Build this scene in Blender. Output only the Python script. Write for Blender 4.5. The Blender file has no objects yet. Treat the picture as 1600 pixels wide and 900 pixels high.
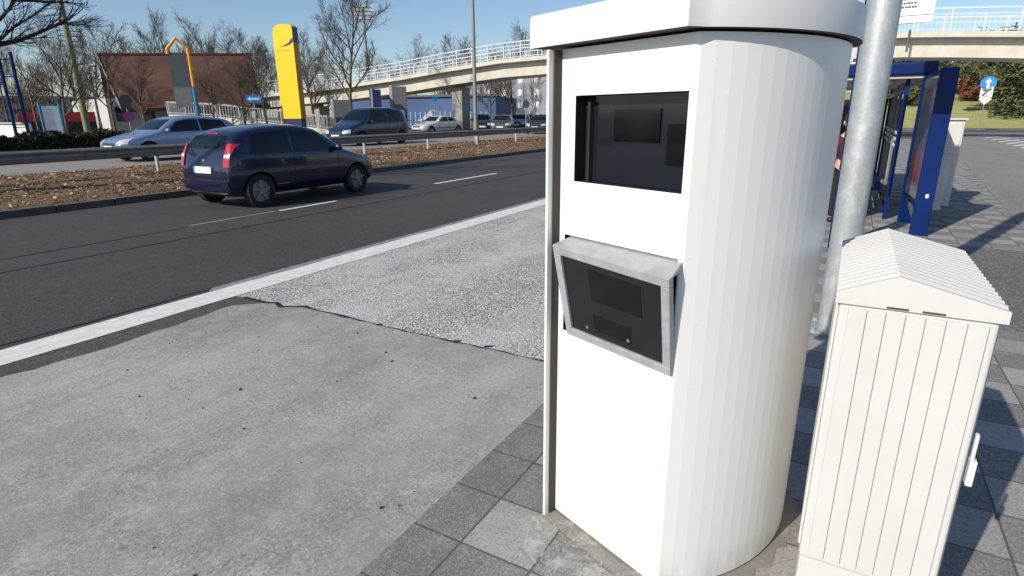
import bpy, bmesh, math, random
from mathutils import Vector, Matrix
from mathutils.bvhtree import BVHTree
RND = random.Random(7)
R = math.radians
scene = bpy.context.scene
col = scene.collection

# ------------------------------------------------------------------ camera frame (world: x along the road, y across it, z up)
H = 1.65
def _axes():
    rv = Vector((540., -275.)); dv = Vector((25., 3000.))
    f = math.sqrt(-(rv.x*dv.x + rv.y*dv.y))
    X = Vector((rv.x, rv.y, f)).normalized(); D = Vector((dv.x, dv.y, f)).normalized()
    Z = -D; Y = Z.cross(X)
    return f, X, Y, Z
F, AX, AY, AZ = _axes()
def ray(px, py):
    c = Vector((px-800., py-450., F)); return Vector((AX.dot(c), AY.dot(c), AZ.dot(c)))
def at(px, py, X=None, Y=None, Z=None, d=None):
    r = ray(px, py)
    if X is not None: t = X/r.x
    elif Y is not None: t = Y/r.y
    elif Z is not None: t = (Z-H)/r.z
    else: t = d/math.hypot(r.x, r.y)
    return Vector((0, 0, H)) + t*r

cam = bpy.data.cameras.new('camera'); cam.sensor_width = 36; cam.lens = 36*F/1600
cam.clip_start = 0.05; cam.clip_end = 4000
co = bpy.data.objects.new('camera', cam); col.objects.link(co)
M = Matrix(((AX.x, -AX.y, -AX.z), (AY.x, -AY.y, -AY.z), (AZ.x, -AZ.y, -AZ.z)))
co.matrix_world = Matrix.Translation((0, 0, H)) @ M.to_4x4()
scene.camera = co

# ------------------------------------------------------------------ light
SUN = Vector((-.945, .326)).normalized(); EL = R(32.5)
w = bpy.data.worlds.new('World'); scene.world = w; w.use_nodes = True
nt = w.node_tree; nt.nodes.clear()
sky = nt.nodes.new('ShaderNodeTexSky'); sky.sky_type = 'NISHITA'; sky.sun_disc = False
sky.sun_elevation = EL; sky.sun_rotation = math.atan2(SUN.x, SUN.y)
sky.air_density = 1.0; sky.dust_density = 0.6; sky.ozone_density = 3.3; sky.altitude = 100
bg = nt.nodes.new('ShaderNodeBackground'); bg.inputs[1].default_value = .105
wo = nt.nodes.new('ShaderNodeOutputWorld')
nt.links.new(sky.outputs[0], bg.inputs[0]); nt.links.new(bg.outputs[0], wo.inputs[0])
sl = bpy.data.lights.new('sun', 'SUN'); sl.energy = 4.2; sl.angle = R(.53); sl.color = (1, .915, .80)
so = bpy.data.objects.new('sun', sl); col.objects.link(so)
sv = Vector((SUN.x*math.cos(EL), SUN.y*math.cos(EL), math.sin(EL)))
so.rotation_euler = sv.to_track_quat('Z', 'Y').to_euler(); so.location = sv*50
scene.view_settings.view_transform = 'Standard'; scene.view_settings.look = 'None'
scene.view_settings.exposure = 0.22; scene.view_settings.gamma = 1

# ------------------------------------------------------------------ materials
class NT:
    def __init__(s, name):
        s.m = bpy.data.materials.new(name); s.m.use_nodes = True; s.t = s.m.node_tree
        s.b = s.t.nodes['Principled BSDF']; s.out = s.t.nodes['Material Output']
    def n(s, typ, **kw):
        n = s.t.nodes.new(typ)
        for k, v in kw.items():
            if k.startswith('i_'):
                key = k[2:]; key = int(key) if key.isdigit() else key.replace('_', ' ')
                s.put(n.inputs[key], v)
            else: setattr(n, k, v)
        return n
    def put(s, sock, v):
        if isinstance(v, bpy.types.NodeSocket): s.t.links.new(v, sock)
        elif isinstance(v, bpy.types.Node): s.t.links.new(v.outputs[0], sock)
        else: sock.default_value = v
    def pos(s, scale=(1, 1, 1), rotz=0, obj=False):
        g = s.n('ShaderNodeTexCoord').outputs['Object'] if obj else s.n('ShaderNodeNewGeometry').outputs['Position']
        return s.n('ShaderNodeMapping', i_0=g, i_2=(0, 0, rotz), i_3=scale).outputs[0]
    def noise(s, vec, scale, detail=4, rough=.6, dist=0):
        return s.n('ShaderNodeTexNoise', i_Vector=vec, i_Scale=scale, i_Detail=detail, i_Roughness=rough, i_Distortion=dist).outputs[0]
    def vor(s, vec, scale, out='Distance', feature='F1'):
        return s.n('ShaderNodeTexVoronoi', feature=feature, i_Vector=vec, i_Scale=scale).outputs[out]
    def ramp(s, v, *stops):
        r = s.n('ShaderNodeValToRGB'); s.put(r.inputs[0], v); e = r.color_ramp.elements
        while len(e) < len(stops): e.new(.5)
        for el, (p, c) in zip(e, stops):
            el.position = p; el.color = (c, c, c, 1) if isinstance(c, (int, float)) else (*c, 1)
        return r.outputs[0]
    def mix(s, fac, a, b, mode='MIX'):
        m = s.n('ShaderNodeMix', data_type='RGBA', blend_type=mode)
        s.put(m.inputs[0], fac)
        for i, v in ((6, a), (7, b)):
            s.put(m.inputs[i], (*v, 1) if isinstance(v, tuple) and len(v) == 3 else v)
        return m.outputs[2]
    def math(s, op, a, b=0., c=None):
        m = s.n('ShaderNodeMath', operation=op); s.put(m.inputs[0], a); s.put(m.inputs[1], b)
        if c is not None: s.put(m.inputs[2], c)
        return m.outputs[0]
    def bump(s, h, strength=.3, dist=.01):
        s.put(s.b.inputs['Normal'], s.n('ShaderNodeBump', i_Height=h, i_Strength=strength, i_Distance=dist).outputs[0])
    def col(s, c): s.put(s.b.inputs['Base Color'], (*c, 1) if isinstance(c, tuple) and len(c) == 3 else c)
    def set(s, **k):
        for a, v in k.items(): s.put(s.b.inputs[a.replace('_', ' ')], v)
        return s

def paint(name, c, rough=.4, metal=0., var=.12, scale=6., coat=0., bump=0., dirt=0., obj=False):
    k = NT(name); p = k.pos(obj=obj)
    n = k.noise(p, scale, 5)
    f = k.ramp(n, (.3, 0.), (.7, 1.))
    lo = tuple(x*(1-var) for x in c); hi = tuple(min(1, x*(1+var)) for x in c)
    cc = k.mix(f, lo, hi)
    if dirt:
        n2 = k.noise(k.pos((1, 1, .25), obj=obj), scale*1.7, 6, .7)
        cc = k.mix(k.math('MULTIPLY', k.ramp(n2, (.5, 0.), (.8, 1.)), dirt), cc, tuple(x*.45+.01 for x in c))
    k.col(cc); k.set(Roughness=k.ramp(n, (.2, max(0, rough-.08)), (.8, min(1, rough+.1))), Metallic=metal)
    if coat: k.set(Coat_Weight=coat, Coat_Roughness=.06)
    if bump: k.bump(k.noise(p, 90, 3), bump, .004)
    return k.m

def m_concrete():
    k = NT('bay concrete'); p = k.pos()
    big = k.noise(p, .8, 5, .6, .4); st = k.noise(k.pos((.22, 1.6, 1), R(-3)), 1.3, 6, .62)
    mid = k.noise(p, 5, 5, .65); fine = k.noise(p, 130, 2, .7); grit = k.noise(p, 42, 3, .75)
    c = k.mix(k.ramp(big, (.33, 0.), (.66, 1.)), (.245, .232, .209), (.395, .378, .342))
    c = k.mix(k.math('MULTIPLY', k.ramp(st, (.48, 0.), (.66, 1.)), .6), c, (.19, .183, .17))
    c = k.mix(k.math('MULTIPLY', k.ramp(mid, (.48, 0.), (.66, 1.)), .5), c, (.42, .41, .38))
    rough = k.ramp(k.noise(p, 1.7, 6, .65, .5), (.40, .25), (.62, 1.))
    def cells(sc): return k.n('ShaderNodeSeparateColor', i_0=k.n('ShaderNodeTexVoronoi', i_Vector=p, i_Scale=sc).outputs['Color']).outputs[0]
    s1, s2 = cells(105.), cells(48.)
    c = k.mix(k.math('MULTIPLY', k.math('MULTIPLY', k.ramp(s1, (.08, 1.), (.34, 0.)), rough), .42), c, (.095, .092, .085))
    c = k.mix(k.math('MULTIPLY', k.math('MULTIPLY', k.ramp(s1, (.66, 0.), (.95, 1.)), rough), .42), c, (.56, .55, .51))
    c = k.mix(k.math('MULTIPLY', k.math('MULTIPLY', k.ramp(s2, (.0, 1.), (.22, 0.)), rough), .24), c, (.10, .097, .09))
    c = k.mix(k.math('MULTIPLY', k.ramp(s2, (.80, 0.), (1., 1.)), .28), c, (.52, .51, .48))
    scr = k.noise(k.pos((1.1, 16, 1), R(-2)), 3., 4, .6)
    c = k.mix(k.math('MULTIPLY', k.math('MULTIPLY', k.ramp(scr, (.62, 0.), (.72, 1.)), k.ramp(k.noise(p, .9, 3), (.45, 0.), (.6, 1.))), .4), c, (.11, .107, .10))
    pk = k.noise(p, 26, 5, .7)
    c = k.mix(k.math('MULTIPLY', k.math('MULTIPLY', k.ramp(pk, (.64, 0.), (.70, 1.)), k.ramp(k.noise(p, 1.3, 4), (.52, 0.), (.66, 1.))), .75), c, (.085, .082, .076))
    c = k.mix(k.math('MULTIPLY', k.ramp(fine, (.52, 0.), (.75, 1.)), .5), c, (.50, .49, .455))
    pv = k.n('ShaderNodeTexVoronoi', i_Vector=k.n('ShaderNodeMapping', i_0=k.pos((.6, 1, 1), R(12)), i_1=(0, 0, 0)), i_Scale=7.)
    sel = k.math('GREATER_THAN', k.n('ShaderNodeSeparateColor', i_0=pv.outputs['Color']).outputs[0], .88)
    wob = k.math('ADD', pv.outputs['Distance'], k.math('MULTIPLY', k.noise(p, 30, 3), .12))
    pit = k.math('MULTIPLY', k.math('LESS_THAN', wob, k.math('MULTIPLY', k.n('ShaderNodeSeparateColor', i_0=pv.outputs['Color']).outputs[1], .15)), sel)
    c = k.mix(k.math('MULTIPLY', pit, .85), c, (.055, .053, .05))
    k.col(c); k.set(Roughness=.9)
    k.bump(k.math('SUBTRACT', k.math('ADD', k.math('MULTIPLY', s1, .5), grit), k.math('MULTIPLY', pit, .8)), .6, .006)
    return k.m

def m_patch():
    k = NT('aggregate asphalt'); p = k.pos()
    v = k.n('ShaderNodeTexVoronoi', i_Vector=p, i_Scale=95.)
    g = k.n('ShaderNodeSeparateColor', i_0=v.outputs['Color']).outputs[1]
    big = k.noise(k.pos((.5, 1.2, 1)), 1.1, 5, .65, .6)
    worn = k.ramp(big, (.42, 0.), (.68, 1.))
    stone = k.ramp(g, (.0, (.05, .05, .053)), (.36, (.24, .235, .23)), (.65, (.45, .44, .43)), (1., (.72, .71, .69)))
    c = k.mix(k.math('MULTIPLY', worn, .72), stone, (.56, .55, .54))
    grime = k.ramp(k.noise(p, 2.4, 5), (.5, 0.), (.75, 1.))
    c = k.mix(k.math('MULTIPLY', grime, .4), c, (.17, .17, .174))
    k.col(c); k.set(Roughness=.85)
    k.bump(v.outputs['Distance'], .5, .006)
    return k.m

def m_asphalt(name, base, speck=.12, tint=(1, .97, 1.0)):
    k = NT(name); p = k.pos()
    v = k.n('ShaderNodeTexVoronoi', i_Vector=p, i_Scale=70.)
    g = k.n('ShaderNodeSeparateColor', i_0=v.outputs['Color']).outputs[0]
    lane = k.noise(k.pos((.05, 1.1, 1)), 1., 4); big = k.noise(p, .5, 5)
    b = [base*t for t in tint]
    c = k.mix(k.ramp(big, (.3, 0.), (.7, 1.)), tuple(x*.82 for x in b), tuple(x*1.18 for x in b))
    c = k.mix(k.math('MULTIPLY', k.ramp(lane, (.45, 0.), (.7, 1.)), .5), c, tuple(x*1.45 for x in b))
    c = k.mix(k.ramp(g, (.55, 0.), (1., .75)), c, tuple(x*2.0 for x in b))
    c = k.mix(k.ramp(g, (.0, .6), (.35, 0.)), c, tuple(x*.4 for x in b))
    v2 = k.n('ShaderNodeTexVoronoi', i_Vector=p, i_Scale=9.)
    s2 = k.math('MULTIPLY', k.math('LESS_THAN', v2.outputs['Distance'], .09), k.math('GREATER_THAN', k.n('ShaderNodeSeparateColor', i_0=v2.outputs['Color']).outputs[0], .9))
    c = k.mix(s2, c, (speck*2,)*3)
    k.col(c); k.set(Roughness=.82); k.bump(v.outputs['Distance'], .4, .005)
    return k.m

def m_paving():
    k = NT('paving slabs'); S = .317
    sx = k.n('ShaderNodeSeparateXYZ', i_0=k.n('ShaderNodeNewGeometry').outputs['Position'])
    x = k.math('DIVIDE', k.math('SUBTRACT', sx.outputs[0], 1.568), S)
    y0 = k.math('SUBTRACT', 1.153, sx.outputs[1])
    y = k.math('DIVIDE', y0, S)
    fx = k.math('FLOOR', x); fy = k.math('FLOOR', y)
    edge = k.math('LESS_THAN', y0, 0.)
    cell = k.n('ShaderNodeCombineXYZ', i_0=fx, i_1=fy)
    wn = k.n('ShaderNodeTexWhiteNoise', i_Vector=cell); rnd = wn.outputs['Value']
    chk = k.math('ABSOLUTE', k.math('MODULO', k.math('ADD', fx, fy), 2.))
    chk = k.math('LESS_THAN', chk, .5)
    chk = k.math('MULTIPLY', chk, k.math('SUBTRACT', 1., edge))
    chk = k.math('MULTIPLY', chk, k.math('LESS_THAN', rnd, .93))
    p = k.pos()
    grit = k.noise(p, 150, 2, .75); n5 = k.noise(p, 6, 5, .6)
    dark = k.mix(rnd, (.13, .124, .119), (.19, .182, .175)); light = k.mix(rnd, (.26, .254, .24), (.37, .36, .34))
    c = k.mix(chk, dark, light)
    c = k.mix(k.math('MULTIPLY', k.ramp(n5, (.42, 0.), (.72, 1.)), .55), c, (.25, .243, .23))
    g1 = k.n('ShaderNodeSeparateColor', i_0=k.n('ShaderNodeTexVoronoi', i_Vector=p, i_Scale=110.).outputs['Color']).outputs[0]
    c = k.mix(k.math('MULTIPLY', k.ramp(g1, (.06, 1.), (.32, 0.)), .32), c, (.07, .067, .063)); c = k.mix(k.math('MULTIPLY', k.ramp(g1, (.7, 0.), (.95, 1.)), .3), c, (.46, .45, .43))
    c = k.mix(k.math('MULTIPLY', k.ramp(grit, (.45, 0.), (.75, 1.)), .5), c, (.42, .41, .39))
    c = k.mix(k.math('MULTIPLY', k.ramp(grit, (.3, 1.), (.45, 0.)), .5), c, (.05, .05, .05))
    def dist(f): return k.math('ABSOLUTE', k.math('SUBTRACT', k.math('FRACT', f), .5))
    jw = k.math('ADD', .488, k.math('MULTIPLY', k.noise(p, 9, 2), -.006))
    jx = k.math('GREATER_THAN', dist(x), jw)
    jy = k.math('MULTIPLY', k.math('GREATER_THAN', dist(y), jw), k.math('GREATER_THAN', y0, -.02))
    j = k.math('MAXIMUM', jx, jy)
    c = k.mix(k.math('MULTIPLY', j, .75), c, (.05, .048, .045))
    k.col(c); k.set(Roughness=.9)
    k.bump(k.math('SUBTRACT', k.math('MULTIPLY', grit, .35), j), .5, .006)
    return k.m

def m_island(name, stops, rough=.85, trans=0.):
    k = NT(name)
    r = k.n('ShaderNodeNewGeometry').outputs['Random Per Island']
    k.col(k.ramp(r, *stops)); k.set(Roughness=rough); return k.m

def m_ground(name, stops, scale, bump=.4):
    k = NT(name); p = k.pos()
    n = k.noise(p, scale, 8, .7); n2 = k.noise(p, scale*.08, 4)
    v = k.math('ADD', k.math('MULTIPLY', n, .7), k.math('MULTIPLY', n2, .3))
    k.col(k.ramp(v, *stops)); k.set(Roughness=.95); k.bump(n, bump, .03); return k.m

def m_galv():
    k = NT('galvanised steel'); p = k.pos((1, 1, .55))
    v = k.n('ShaderNodeTexVoronoi', i_Vector=k.pos((1, 1, .8)), i_Scale=85.)
    g = k.n('ShaderNodeSeparateColor', i_0=v.outputs['Color']).outputs[0]
    n = k.noise(p, 11, 7, .75)
    c = k.mix(k.math('MULTIPLY', g, .6), (.40, .425, .44), (.50, .525, .54))
    c = k.mix(k.math('MULTIPLY', k.ramp(n, (.52, 0.), (.66, 1.)), .7), c, (.62, .64, .65))
    k.col(c); k.set(Metallic=.45, Roughness=k.ramp(n, (.3, .38), (.7, .6))); return k.m

def m_glass(name, tint, alpha, rough=.06):
    k = NT(name); k.col(tint); k.set(Roughness=rough, Alpha=1.)
    tr = k.n('ShaderNodeBsdfTransparent'); tr.inputs[0].default_value = (.8, .87, .9, 1)
    mx = k.n('ShaderNodeMixShader', i_0=alpha); k.t.links.new(tr.outputs[0], mx.inputs[1]); k.t.links.new(k.b.outputs[0], mx.inputs[2])
    k.t.links.new(mx.outputs[0], k.out.inputs[0]); return k.m

def m_roof():
    k = NT('roof tiles'); p = k.pos()
    n = k.noise(p, .35, 5, .6); n2 = k.noise(k.pos((1, 1, 4)), 4, 3)
    z = k.n('ShaderNodeSeparateXYZ', i_0=p).outputs[2]
    c = k.mix(k.ramp(n, (.3, 0.), (.7, 1.)), (.095, .040, .025), (.165, .066, .040))
    c = k.mix(k.math('MULTIPLY', n2, .4), c, (.05, .025, .018))
    row = k.math('GREATER_THAN', k.math('FRACT', k.math('MULTIPLY', z, 4.5)), .82)
    c = k.mix(k.math('MULTIPLY', row, .35), c, (.03, .016, .012))
    k.col(c); k.set(Roughness=.85); return k.m

MT = dict(
 concrete=m_concrete(), patch=m_patch(), road=m_asphalt('road asphalt', .042, .12, (1.07, .97, .95)), strip=m_asphalt('gutter asphalt', .062, .1, (1, .98, .92)),
 path=m_asphalt('path asphalt', .195, .25, (1.06, .985, .92)), mend=m_asphalt('mended asphalt', .125, .2, (1.03,.99,.95)), paving=m_paving(),
 mark=paint('road paint', (.70, .69, .66), .6, var=.12, scale=9, dirt=.45), mark_old=paint('worn road paint', (.24, .24, .24), .7, var=.3, scale=14, dirt=.6),
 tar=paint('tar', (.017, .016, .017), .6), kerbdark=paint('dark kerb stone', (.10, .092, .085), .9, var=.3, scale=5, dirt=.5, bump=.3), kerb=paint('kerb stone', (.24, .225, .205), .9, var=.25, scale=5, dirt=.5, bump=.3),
 leaf=m_island('dry leaves', ((0., (.10, .055, .03)), (.3, (.29, .155, .075)), (.6, (.42, .245, .13)), (.85, (.55, .38, .23)), (1., (.26, .24, .08)))),
 litter=m_ground('leaf soil', ((.3, (.045, .034, .020)), (.5, (.135, .078, .042)), (.62, (.17, .115, .058)), (.75, (.26, .165, .095))), 9., .8),
 earth=m_ground('rough grass', ((.3, (.05, .05, .025)), (.55, (.10, .10, .045)), (.75, (.16, .145, .075))), 2.),
 lawn=m_ground('lawn grass', ((.3, (.21, .215, .07)), (.55, (.38, .37, .14)), (.75, (.50, .46, .22))), .9),
 white=paint('white powder coat', (.775, .775, .755), .38, var=.02, scale=3, dirt=.07), whiteside=paint('satin white metal', (.68, .685, .68), .42, var=.03, scale=3, dirt=.08),
 cream=paint('cream polyester', (.585, .58, .565), .55, var=.03, scale=4, dirt=.12), groove=paint('cabinet groove', (.40, .385, .36), .8),
 black=paint('black interior', (.008, .008, .009), .6), dark=paint('dark plastic', (.022, .022, .025), .5), rubber=paint('tyre rubber', (.016, .016, .016), .8),
 dark_tone=paint('brown gasket', (.06, .05, .043), .7), galv=m_galv(),
 zinc=paint('zinc frame', (.40, .42, .43), .5, .3, var=.16, scale=16, dirt=.12), device=paint('device glass', (.014, .013, .017), .09, var=.1), device2=paint('device window', (.004, .004, .006), .07), devicegrey=paint('lens glass', (.012, .015, .022), .10),
 bark=paint('bark', (.115, .088, .066), .9, var=.35, scale=9, dirt=.4), twig=paint('twigs', (.105, .075, .06), .9, var=.3, scale=3), twig_dark=paint('dark twigs', (.035, .027, .025), .9),
 bark_pale=paint('mossy bark', (.17, .15, .085), .9, var=.35, scale=8),
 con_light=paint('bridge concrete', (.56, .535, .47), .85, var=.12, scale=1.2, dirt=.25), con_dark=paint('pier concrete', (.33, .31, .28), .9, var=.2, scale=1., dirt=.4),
 rail=paint('white railing paint', (.62, .64, .67), .5), grey=paint('grey panel', (.105, .11, .125), .6), steel=paint('rail steel', (.22, .21, .20), .5, .35, var=.25, scale=5, dirt=.5), lamp=paint('lamp post grey', (.25, .25, .255), .55, .3),
 yellow=paint('yellow sign', (.86, .56, .0), .4, var=.03), yellow_dark=paint('ochre shade and stripe', (.45, .24, .01), .5), navy=paint('navy sign', (.012, .016, .10), .4),
 blue=paint('shelter blue', (.001, .017, .105), .45, var=.15, scale=2.), blue2=paint('hoarding blue', (.055, .11, .24), .7, var=.3, scale=.4), signblue=paint('sign blue', (.015, .22, .62), .4),
 steelblue=paint('teal post', (.02, .19, .36), .45), orange=paint('orange', (.85, .33, .02), .5), bark_green=paint('mast green', (.20, .225, .12), .7, var=.2, scale=2),
 red=paint('red banner', (.42, .03, .045), .6, var=.2, scale=1), wallwhite=paint('render wall', (.50, .48, .45), .9, var=.1, scale=.5, dirt=.2), wallgrey=paint('grey facade', (.27, .28, .32), .9, var=.15, scale=.4), roof=m_roof(),
 blue_sunlit=paint('sunlit shelter blue', (.012, .085, .36), .4), ramprail=paint('ramp railing', (.40, .40, .41), .6), window=paint('window dark', (.03, .035, .045), .1), signwhite=paint('sign white', (.80, .80, .77), .5, var=.02), ink=paint('ink', (.09, .09, .10), .7), purple=paint('sign purple', (.16, .03, .17), .5), signback=paint('sign back', (.03, .035, .04), .6),
 glass=m_glass('shelter glass', (.010, .018, .024), .86), frost=paint('frosted dots', (.55, .58, .60), .6), chrome=paint('chrome', (.6, .6, .6), .15, .9),
 carglass=paint('car glass', (.003, .009, .011), .03, var=.05), lampglass=paint('headlamp', (.72, .74, .78), .12, .35), taillight=paint('tail lamp', (.42, .018, .03), .15, coat=.6), plate=paint('plate', (.78, .78, .74), .4, obj=True),
 tail_clear=paint('clear lamp', (.62, .55, .56), .2),
 hedge=m_island('hedge leaves', ((0., (.018, .014, .010)), (.5, (.05, .034, .02)), (.8, (.035, .042, .018)), (1., (.13, .065, .03)))),
 pine=m_island('pine needles', ((0., (.03, .042, .016)), (.5, (.075, .09, .03)), (.85, (.125, .135, .05)), (1., (.16, .13, .06)))),
 redleaf=m_island('rust leaves', ((0., (.10, .03, .015)), (1., (.28, .11, .06)))),
 skin=paint('skin', (.55, .33, .24), .55), jacket=paint('maroon jacket', (.06, .012, .016), .8), trousers=paint('black trousers', (.012, .012, .015), .85), hair=paint('brown hair', (.045, .025, .015), .7),
)
for m_ in ('blue', 'blue_sunlit'): MT[m_].node_tree.nodes['Principled BSDF'].inputs['Specular IOR Level'].default_value = .18
CARP = {}
def carpaint(c):
    if c not in CARP:
        k = NT('car paint'); k.col(c); k.set(Metallic=.35, Roughness=.3, Coat_Weight=1., Coat_Roughness=.04)
        n = k.noise(k.pos(obj=True), 3, 4); k.set(Roughness=k.ramp(n, (.3, .26), (.7, .38))); CARP[c] = k.m
    return CARP[c]

# ------------------------------------------------------------------ mesh helpers
class MB:
    def __init__(s): s.v = []; s.f = []; s.mi = []
    def add(s, vs, fs, mi=0):
        o = len(s.v); s.v += [Vector(v) for v in vs]; s.f += [[i+o for i in f] for f in fs]; s.mi += [mi]*len(fs)
    def hexa(s, b, t, mi=0):           # 4 bottom points ccw, 4 top points
        s.add(list(b)+list(t), [(3, 2, 1, 0), (4, 5, 6, 7), (0, 1, 5, 4), (1, 2, 6, 5), (2, 3, 7, 6), (3, 0, 4, 7)], mi)
    def box(s, x0, x1, y0, y1, z0, z1, mi=0):
        s.hexa([(x0, y0, z0), (x1, y0, z0), (x1, y1, z0), (x0, y1, z0)], [(x0, y0, z1), (x1, y0, z1), (x1, y1, z1), (x0, y1, z1)], mi)
    def bar(s, a, b, wd, ht, up=(0, 0, 1), mi=0):   # rectangular bar from a to b
        a = Vector(a); b = Vector(b); d = (b-a).normalized(); u = Vector(up)
        sd = d.cross(u)
        if sd.length < 1e-4: sd = d.cross(Vector((1, 0, 0)))
        sd.normalize(); u = sd.cross(d); x = sd*wd/2; y = u*ht/2
        s.hexa([a-x-y, a+x-y, a+x+y, a-x+y], [b-x-y, b+x-y, b+x+y, b-x+y], mi)
    def prism(s, poly, z0, z1, mi=0):
        n = len(poly)
        s.add([(p[0], p[1], z0) for p in poly]+[(p[0], p[1], z1) for p in poly],
              [tuple(range(n-1, -1, -1)), tuple(range(n, 2*n))]+[(i, (i+1) % n, n+(i+1) % n, n+i) for i in range(n)], mi)
    def tube(s, pts, rad, k=8, cap=True, mi=0):
        pts = [Vector(p) for p in pts]
        if not isinstance(rad, (list, tuple)): rad = [rad]*len(pts)
        o = len(s.v); n = len(pts); ref = None
        for i, p in enumerate(pts):
            d = (pts[min(i+1, n-1)]-pts[max(i-1, 0)]).normalized()
            if ref is None: ref = d.orthogonal().normalized()
            ref = (ref-d*ref.dot(d)).normalized(); b = d.cross(ref)
            for j in range(k):
                a = 2*math.pi*j/k; s.v.append(p+(ref*math.cos(a)+b*math.sin(a))*rad[i])
        for i in range(n-1):
            for j in range(k):
                q = (j+1) % k; s.f.append([o+i*k+j, o+i*k+q, o+(i+1)*k+q, o+(i+1)*k+j]); s.mi.append(mi)
        if cap:
            s.f.append([o+j for j in range(k-1, -1, -1)]); s.f.append([o+(n-1)*k+j for j in range(k)]); s.mi += [mi, mi]
    def disc(s, c, nrm, r, th, k=20, mi=0):
        c = Vector(c); nrm = Vector(nrm).normalized(); s.tube([c-nrm*th/2, c+nrm*th/2], r, k, True, mi)
    def ell(s, c, rx, ry, rz, nu=14, nv=8, mi=0):
        c = Vector(c); o = len(s.v)
        for i in range(nv+1):
            t = math.pi*i/nv
            for j in range(nu):
                a = 2*math.pi*j/nu; s.v.append(c+Vector((rx*math.sin(t)*math.cos(a), ry*math.sin(t)*math.sin(a), rz*math.cos(t))))
        for i in range(nv):
            for j in range(nu):
                q = (j+1) % nu; s.f.append([o+i*nu+j, o+(i+1)*nu+j, o+(i+1)*nu+q, o+i*nu+q]); s.mi.append(mi)
    def sheet(s, poly, z, mi=0):
        s.add([(p[0], p[1], z) for p in poly], [tuple(range(len(poly)))], mi)
    def build(s, name, mats, parent=None, smooth=False, bevel=0., local=False):
        me = bpy.data.meshes.new(name); inv = None
        if parent is not None and not local:
            r = parent
            while r.parent: r = r.parent
            inv = r.matrix_basis.inverted()
        me.from_pydata([tuple(inv@v if inv else v) for v in s.v], [], s.f)
        for m in (mats if isinstance(mats, (list, tuple)) else [mats]): me.materials.append(m)
        me.polygons.foreach_set('material_index', s.mi)
        me.update()
        if smooth:
            me.polygons.foreach_set('use_smooth', [True]*len(me.polygons))
        o = bpy.data.objects.new(name, me); col.objects.link(o)
        if parent is not None: o.parent = parent
        if bevel:
            b = o.modifiers.new('bevel', 'BEVEL'); b.width = bevel; b.segments = 2; b.limit_method = 'ANGLE'; b.angle_limit = R(40)
        return o
def thing(name, label, cat, loc, rz=0, group=None):
    o = bpy.data.objects.new(name, None); col.objects.link(o); o.empty_display_size = .2
    o.location = loc; o.rotation_euler = (0, 0, rz); o['label'] = label; o['category'] = cat
    if group: o['group'] = group
    return o
def tag(o, label, cat, group=None):
    o['label'] = label; o['category'] = cat
    if group: o['group'] = group
    return o
def struct(o): o['kind'] = 'structure'; return o
def copy_tree(o, parent=None):
    c = o.copy(); col.objects.link(c)
    if parent is not None: c.parent = parent
    for ch in list(o.children): copy_tree(ch, c)
    return c
def auto_smooth(o, deg=35):
    me = o.data; bm = bmesh.new(); bm.from_mesh(me)
    for f in bm.faces: f.smooth = True
    for e in bm.edges:
        if len(e.link_faces) == 2 and e.calc_face_angle(0) > R(deg): e.smooth = False
        elif len(e.link_faces) != 2: e.smooth = False
    bm.to_mesh(me); bm.free()

# ------------------------------------------------------------------ the ground
def sheet(name, poly, z, m):
    b = MB(); b.sheet(poly, z); return struct(b.build(name, m))
def rect(x0, x1, y0, y1): return [(x0, y0), (x1, y0), (x1, y1), (x0, y1)]
sheet('ground', rect(-800, 1500, -900, 1500), -.04, MT['earth'])
sheet('road', rect(-40, 700, 4.955, 12.5), 0, MT['road'])
# bus bay: concrete slab, gutter strip and newer asphalt meet along jagged edges
def jag(x0, x1, y, step, amp, r): return [(x0+(x1-x0)*i/step, y+r.uniform(-amp, amp)) for i in range(step+1)]
rr = random.Random(3)
gut = [(x, 4.70+.05*math.sin(x*2.3)+rr.uniform(-.018, .018)) for x in [-8+i*.14 for i in range(80)] if x < 3.1]+[(3.22, 4.56)]
seam = [(3.26, 4.52), (3.30, 4.42), (3.24, 4.30), (3.30, 4.21), (3.35, 4.12), (3.33, 3.9), (3.335, 3.7)]+[(3.315+rr.uniform(-.012, .012), 3.6-.1*i) for i in range(22)]+[(3.27, 1.392)]
sheet('bus_bay', [(-8, 1.392), (3.27, 1.392)]+seam[::-1][1:]+gut[::-1], 0, MT['concrete'])
sheet('gutter', gut+[(3.26, 4.52), (3.27, 4.955), (-8, 4.955)], 0, MT['strip'])
sheet('bay_asphalt', seam+[(60, 1.392), (60, 4.955), (3.27, 4.955)], 0, MT['patch'])
# crack along the joint
b = MB(); pl = [(3.27, 4.85)]+seam; prev = None; rc = random.Random(5)
for i, (x, y) in enumerate(pl):
    wd = rc.uniform(.006, .022)*(1.5 if i < 9 else .8)
    a, c = (x-wd/2, y), (x+wd, y-.01)
    if prev: b.add([(*prev[0], .004), (*prev[1], .004), (*c, .004), (*a, .004)], [(0, 1, 2, 3)])
    prev = (a, c)
for (x, y, l) in ((3.31, 2.42, .055), (3.33, 2.16, .07), (3.31, 3.2, .04)):
    b.add([(x, y, .005), (x+l*.3, y-.035, .005), (x+l, y-.05+rc.uniform(-.02, .02), .005), (x+l*.35, y+.02, .005)], [(0, 1, 2, 3)])
struct(b.build('joint_crack', MT['tar']))
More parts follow.
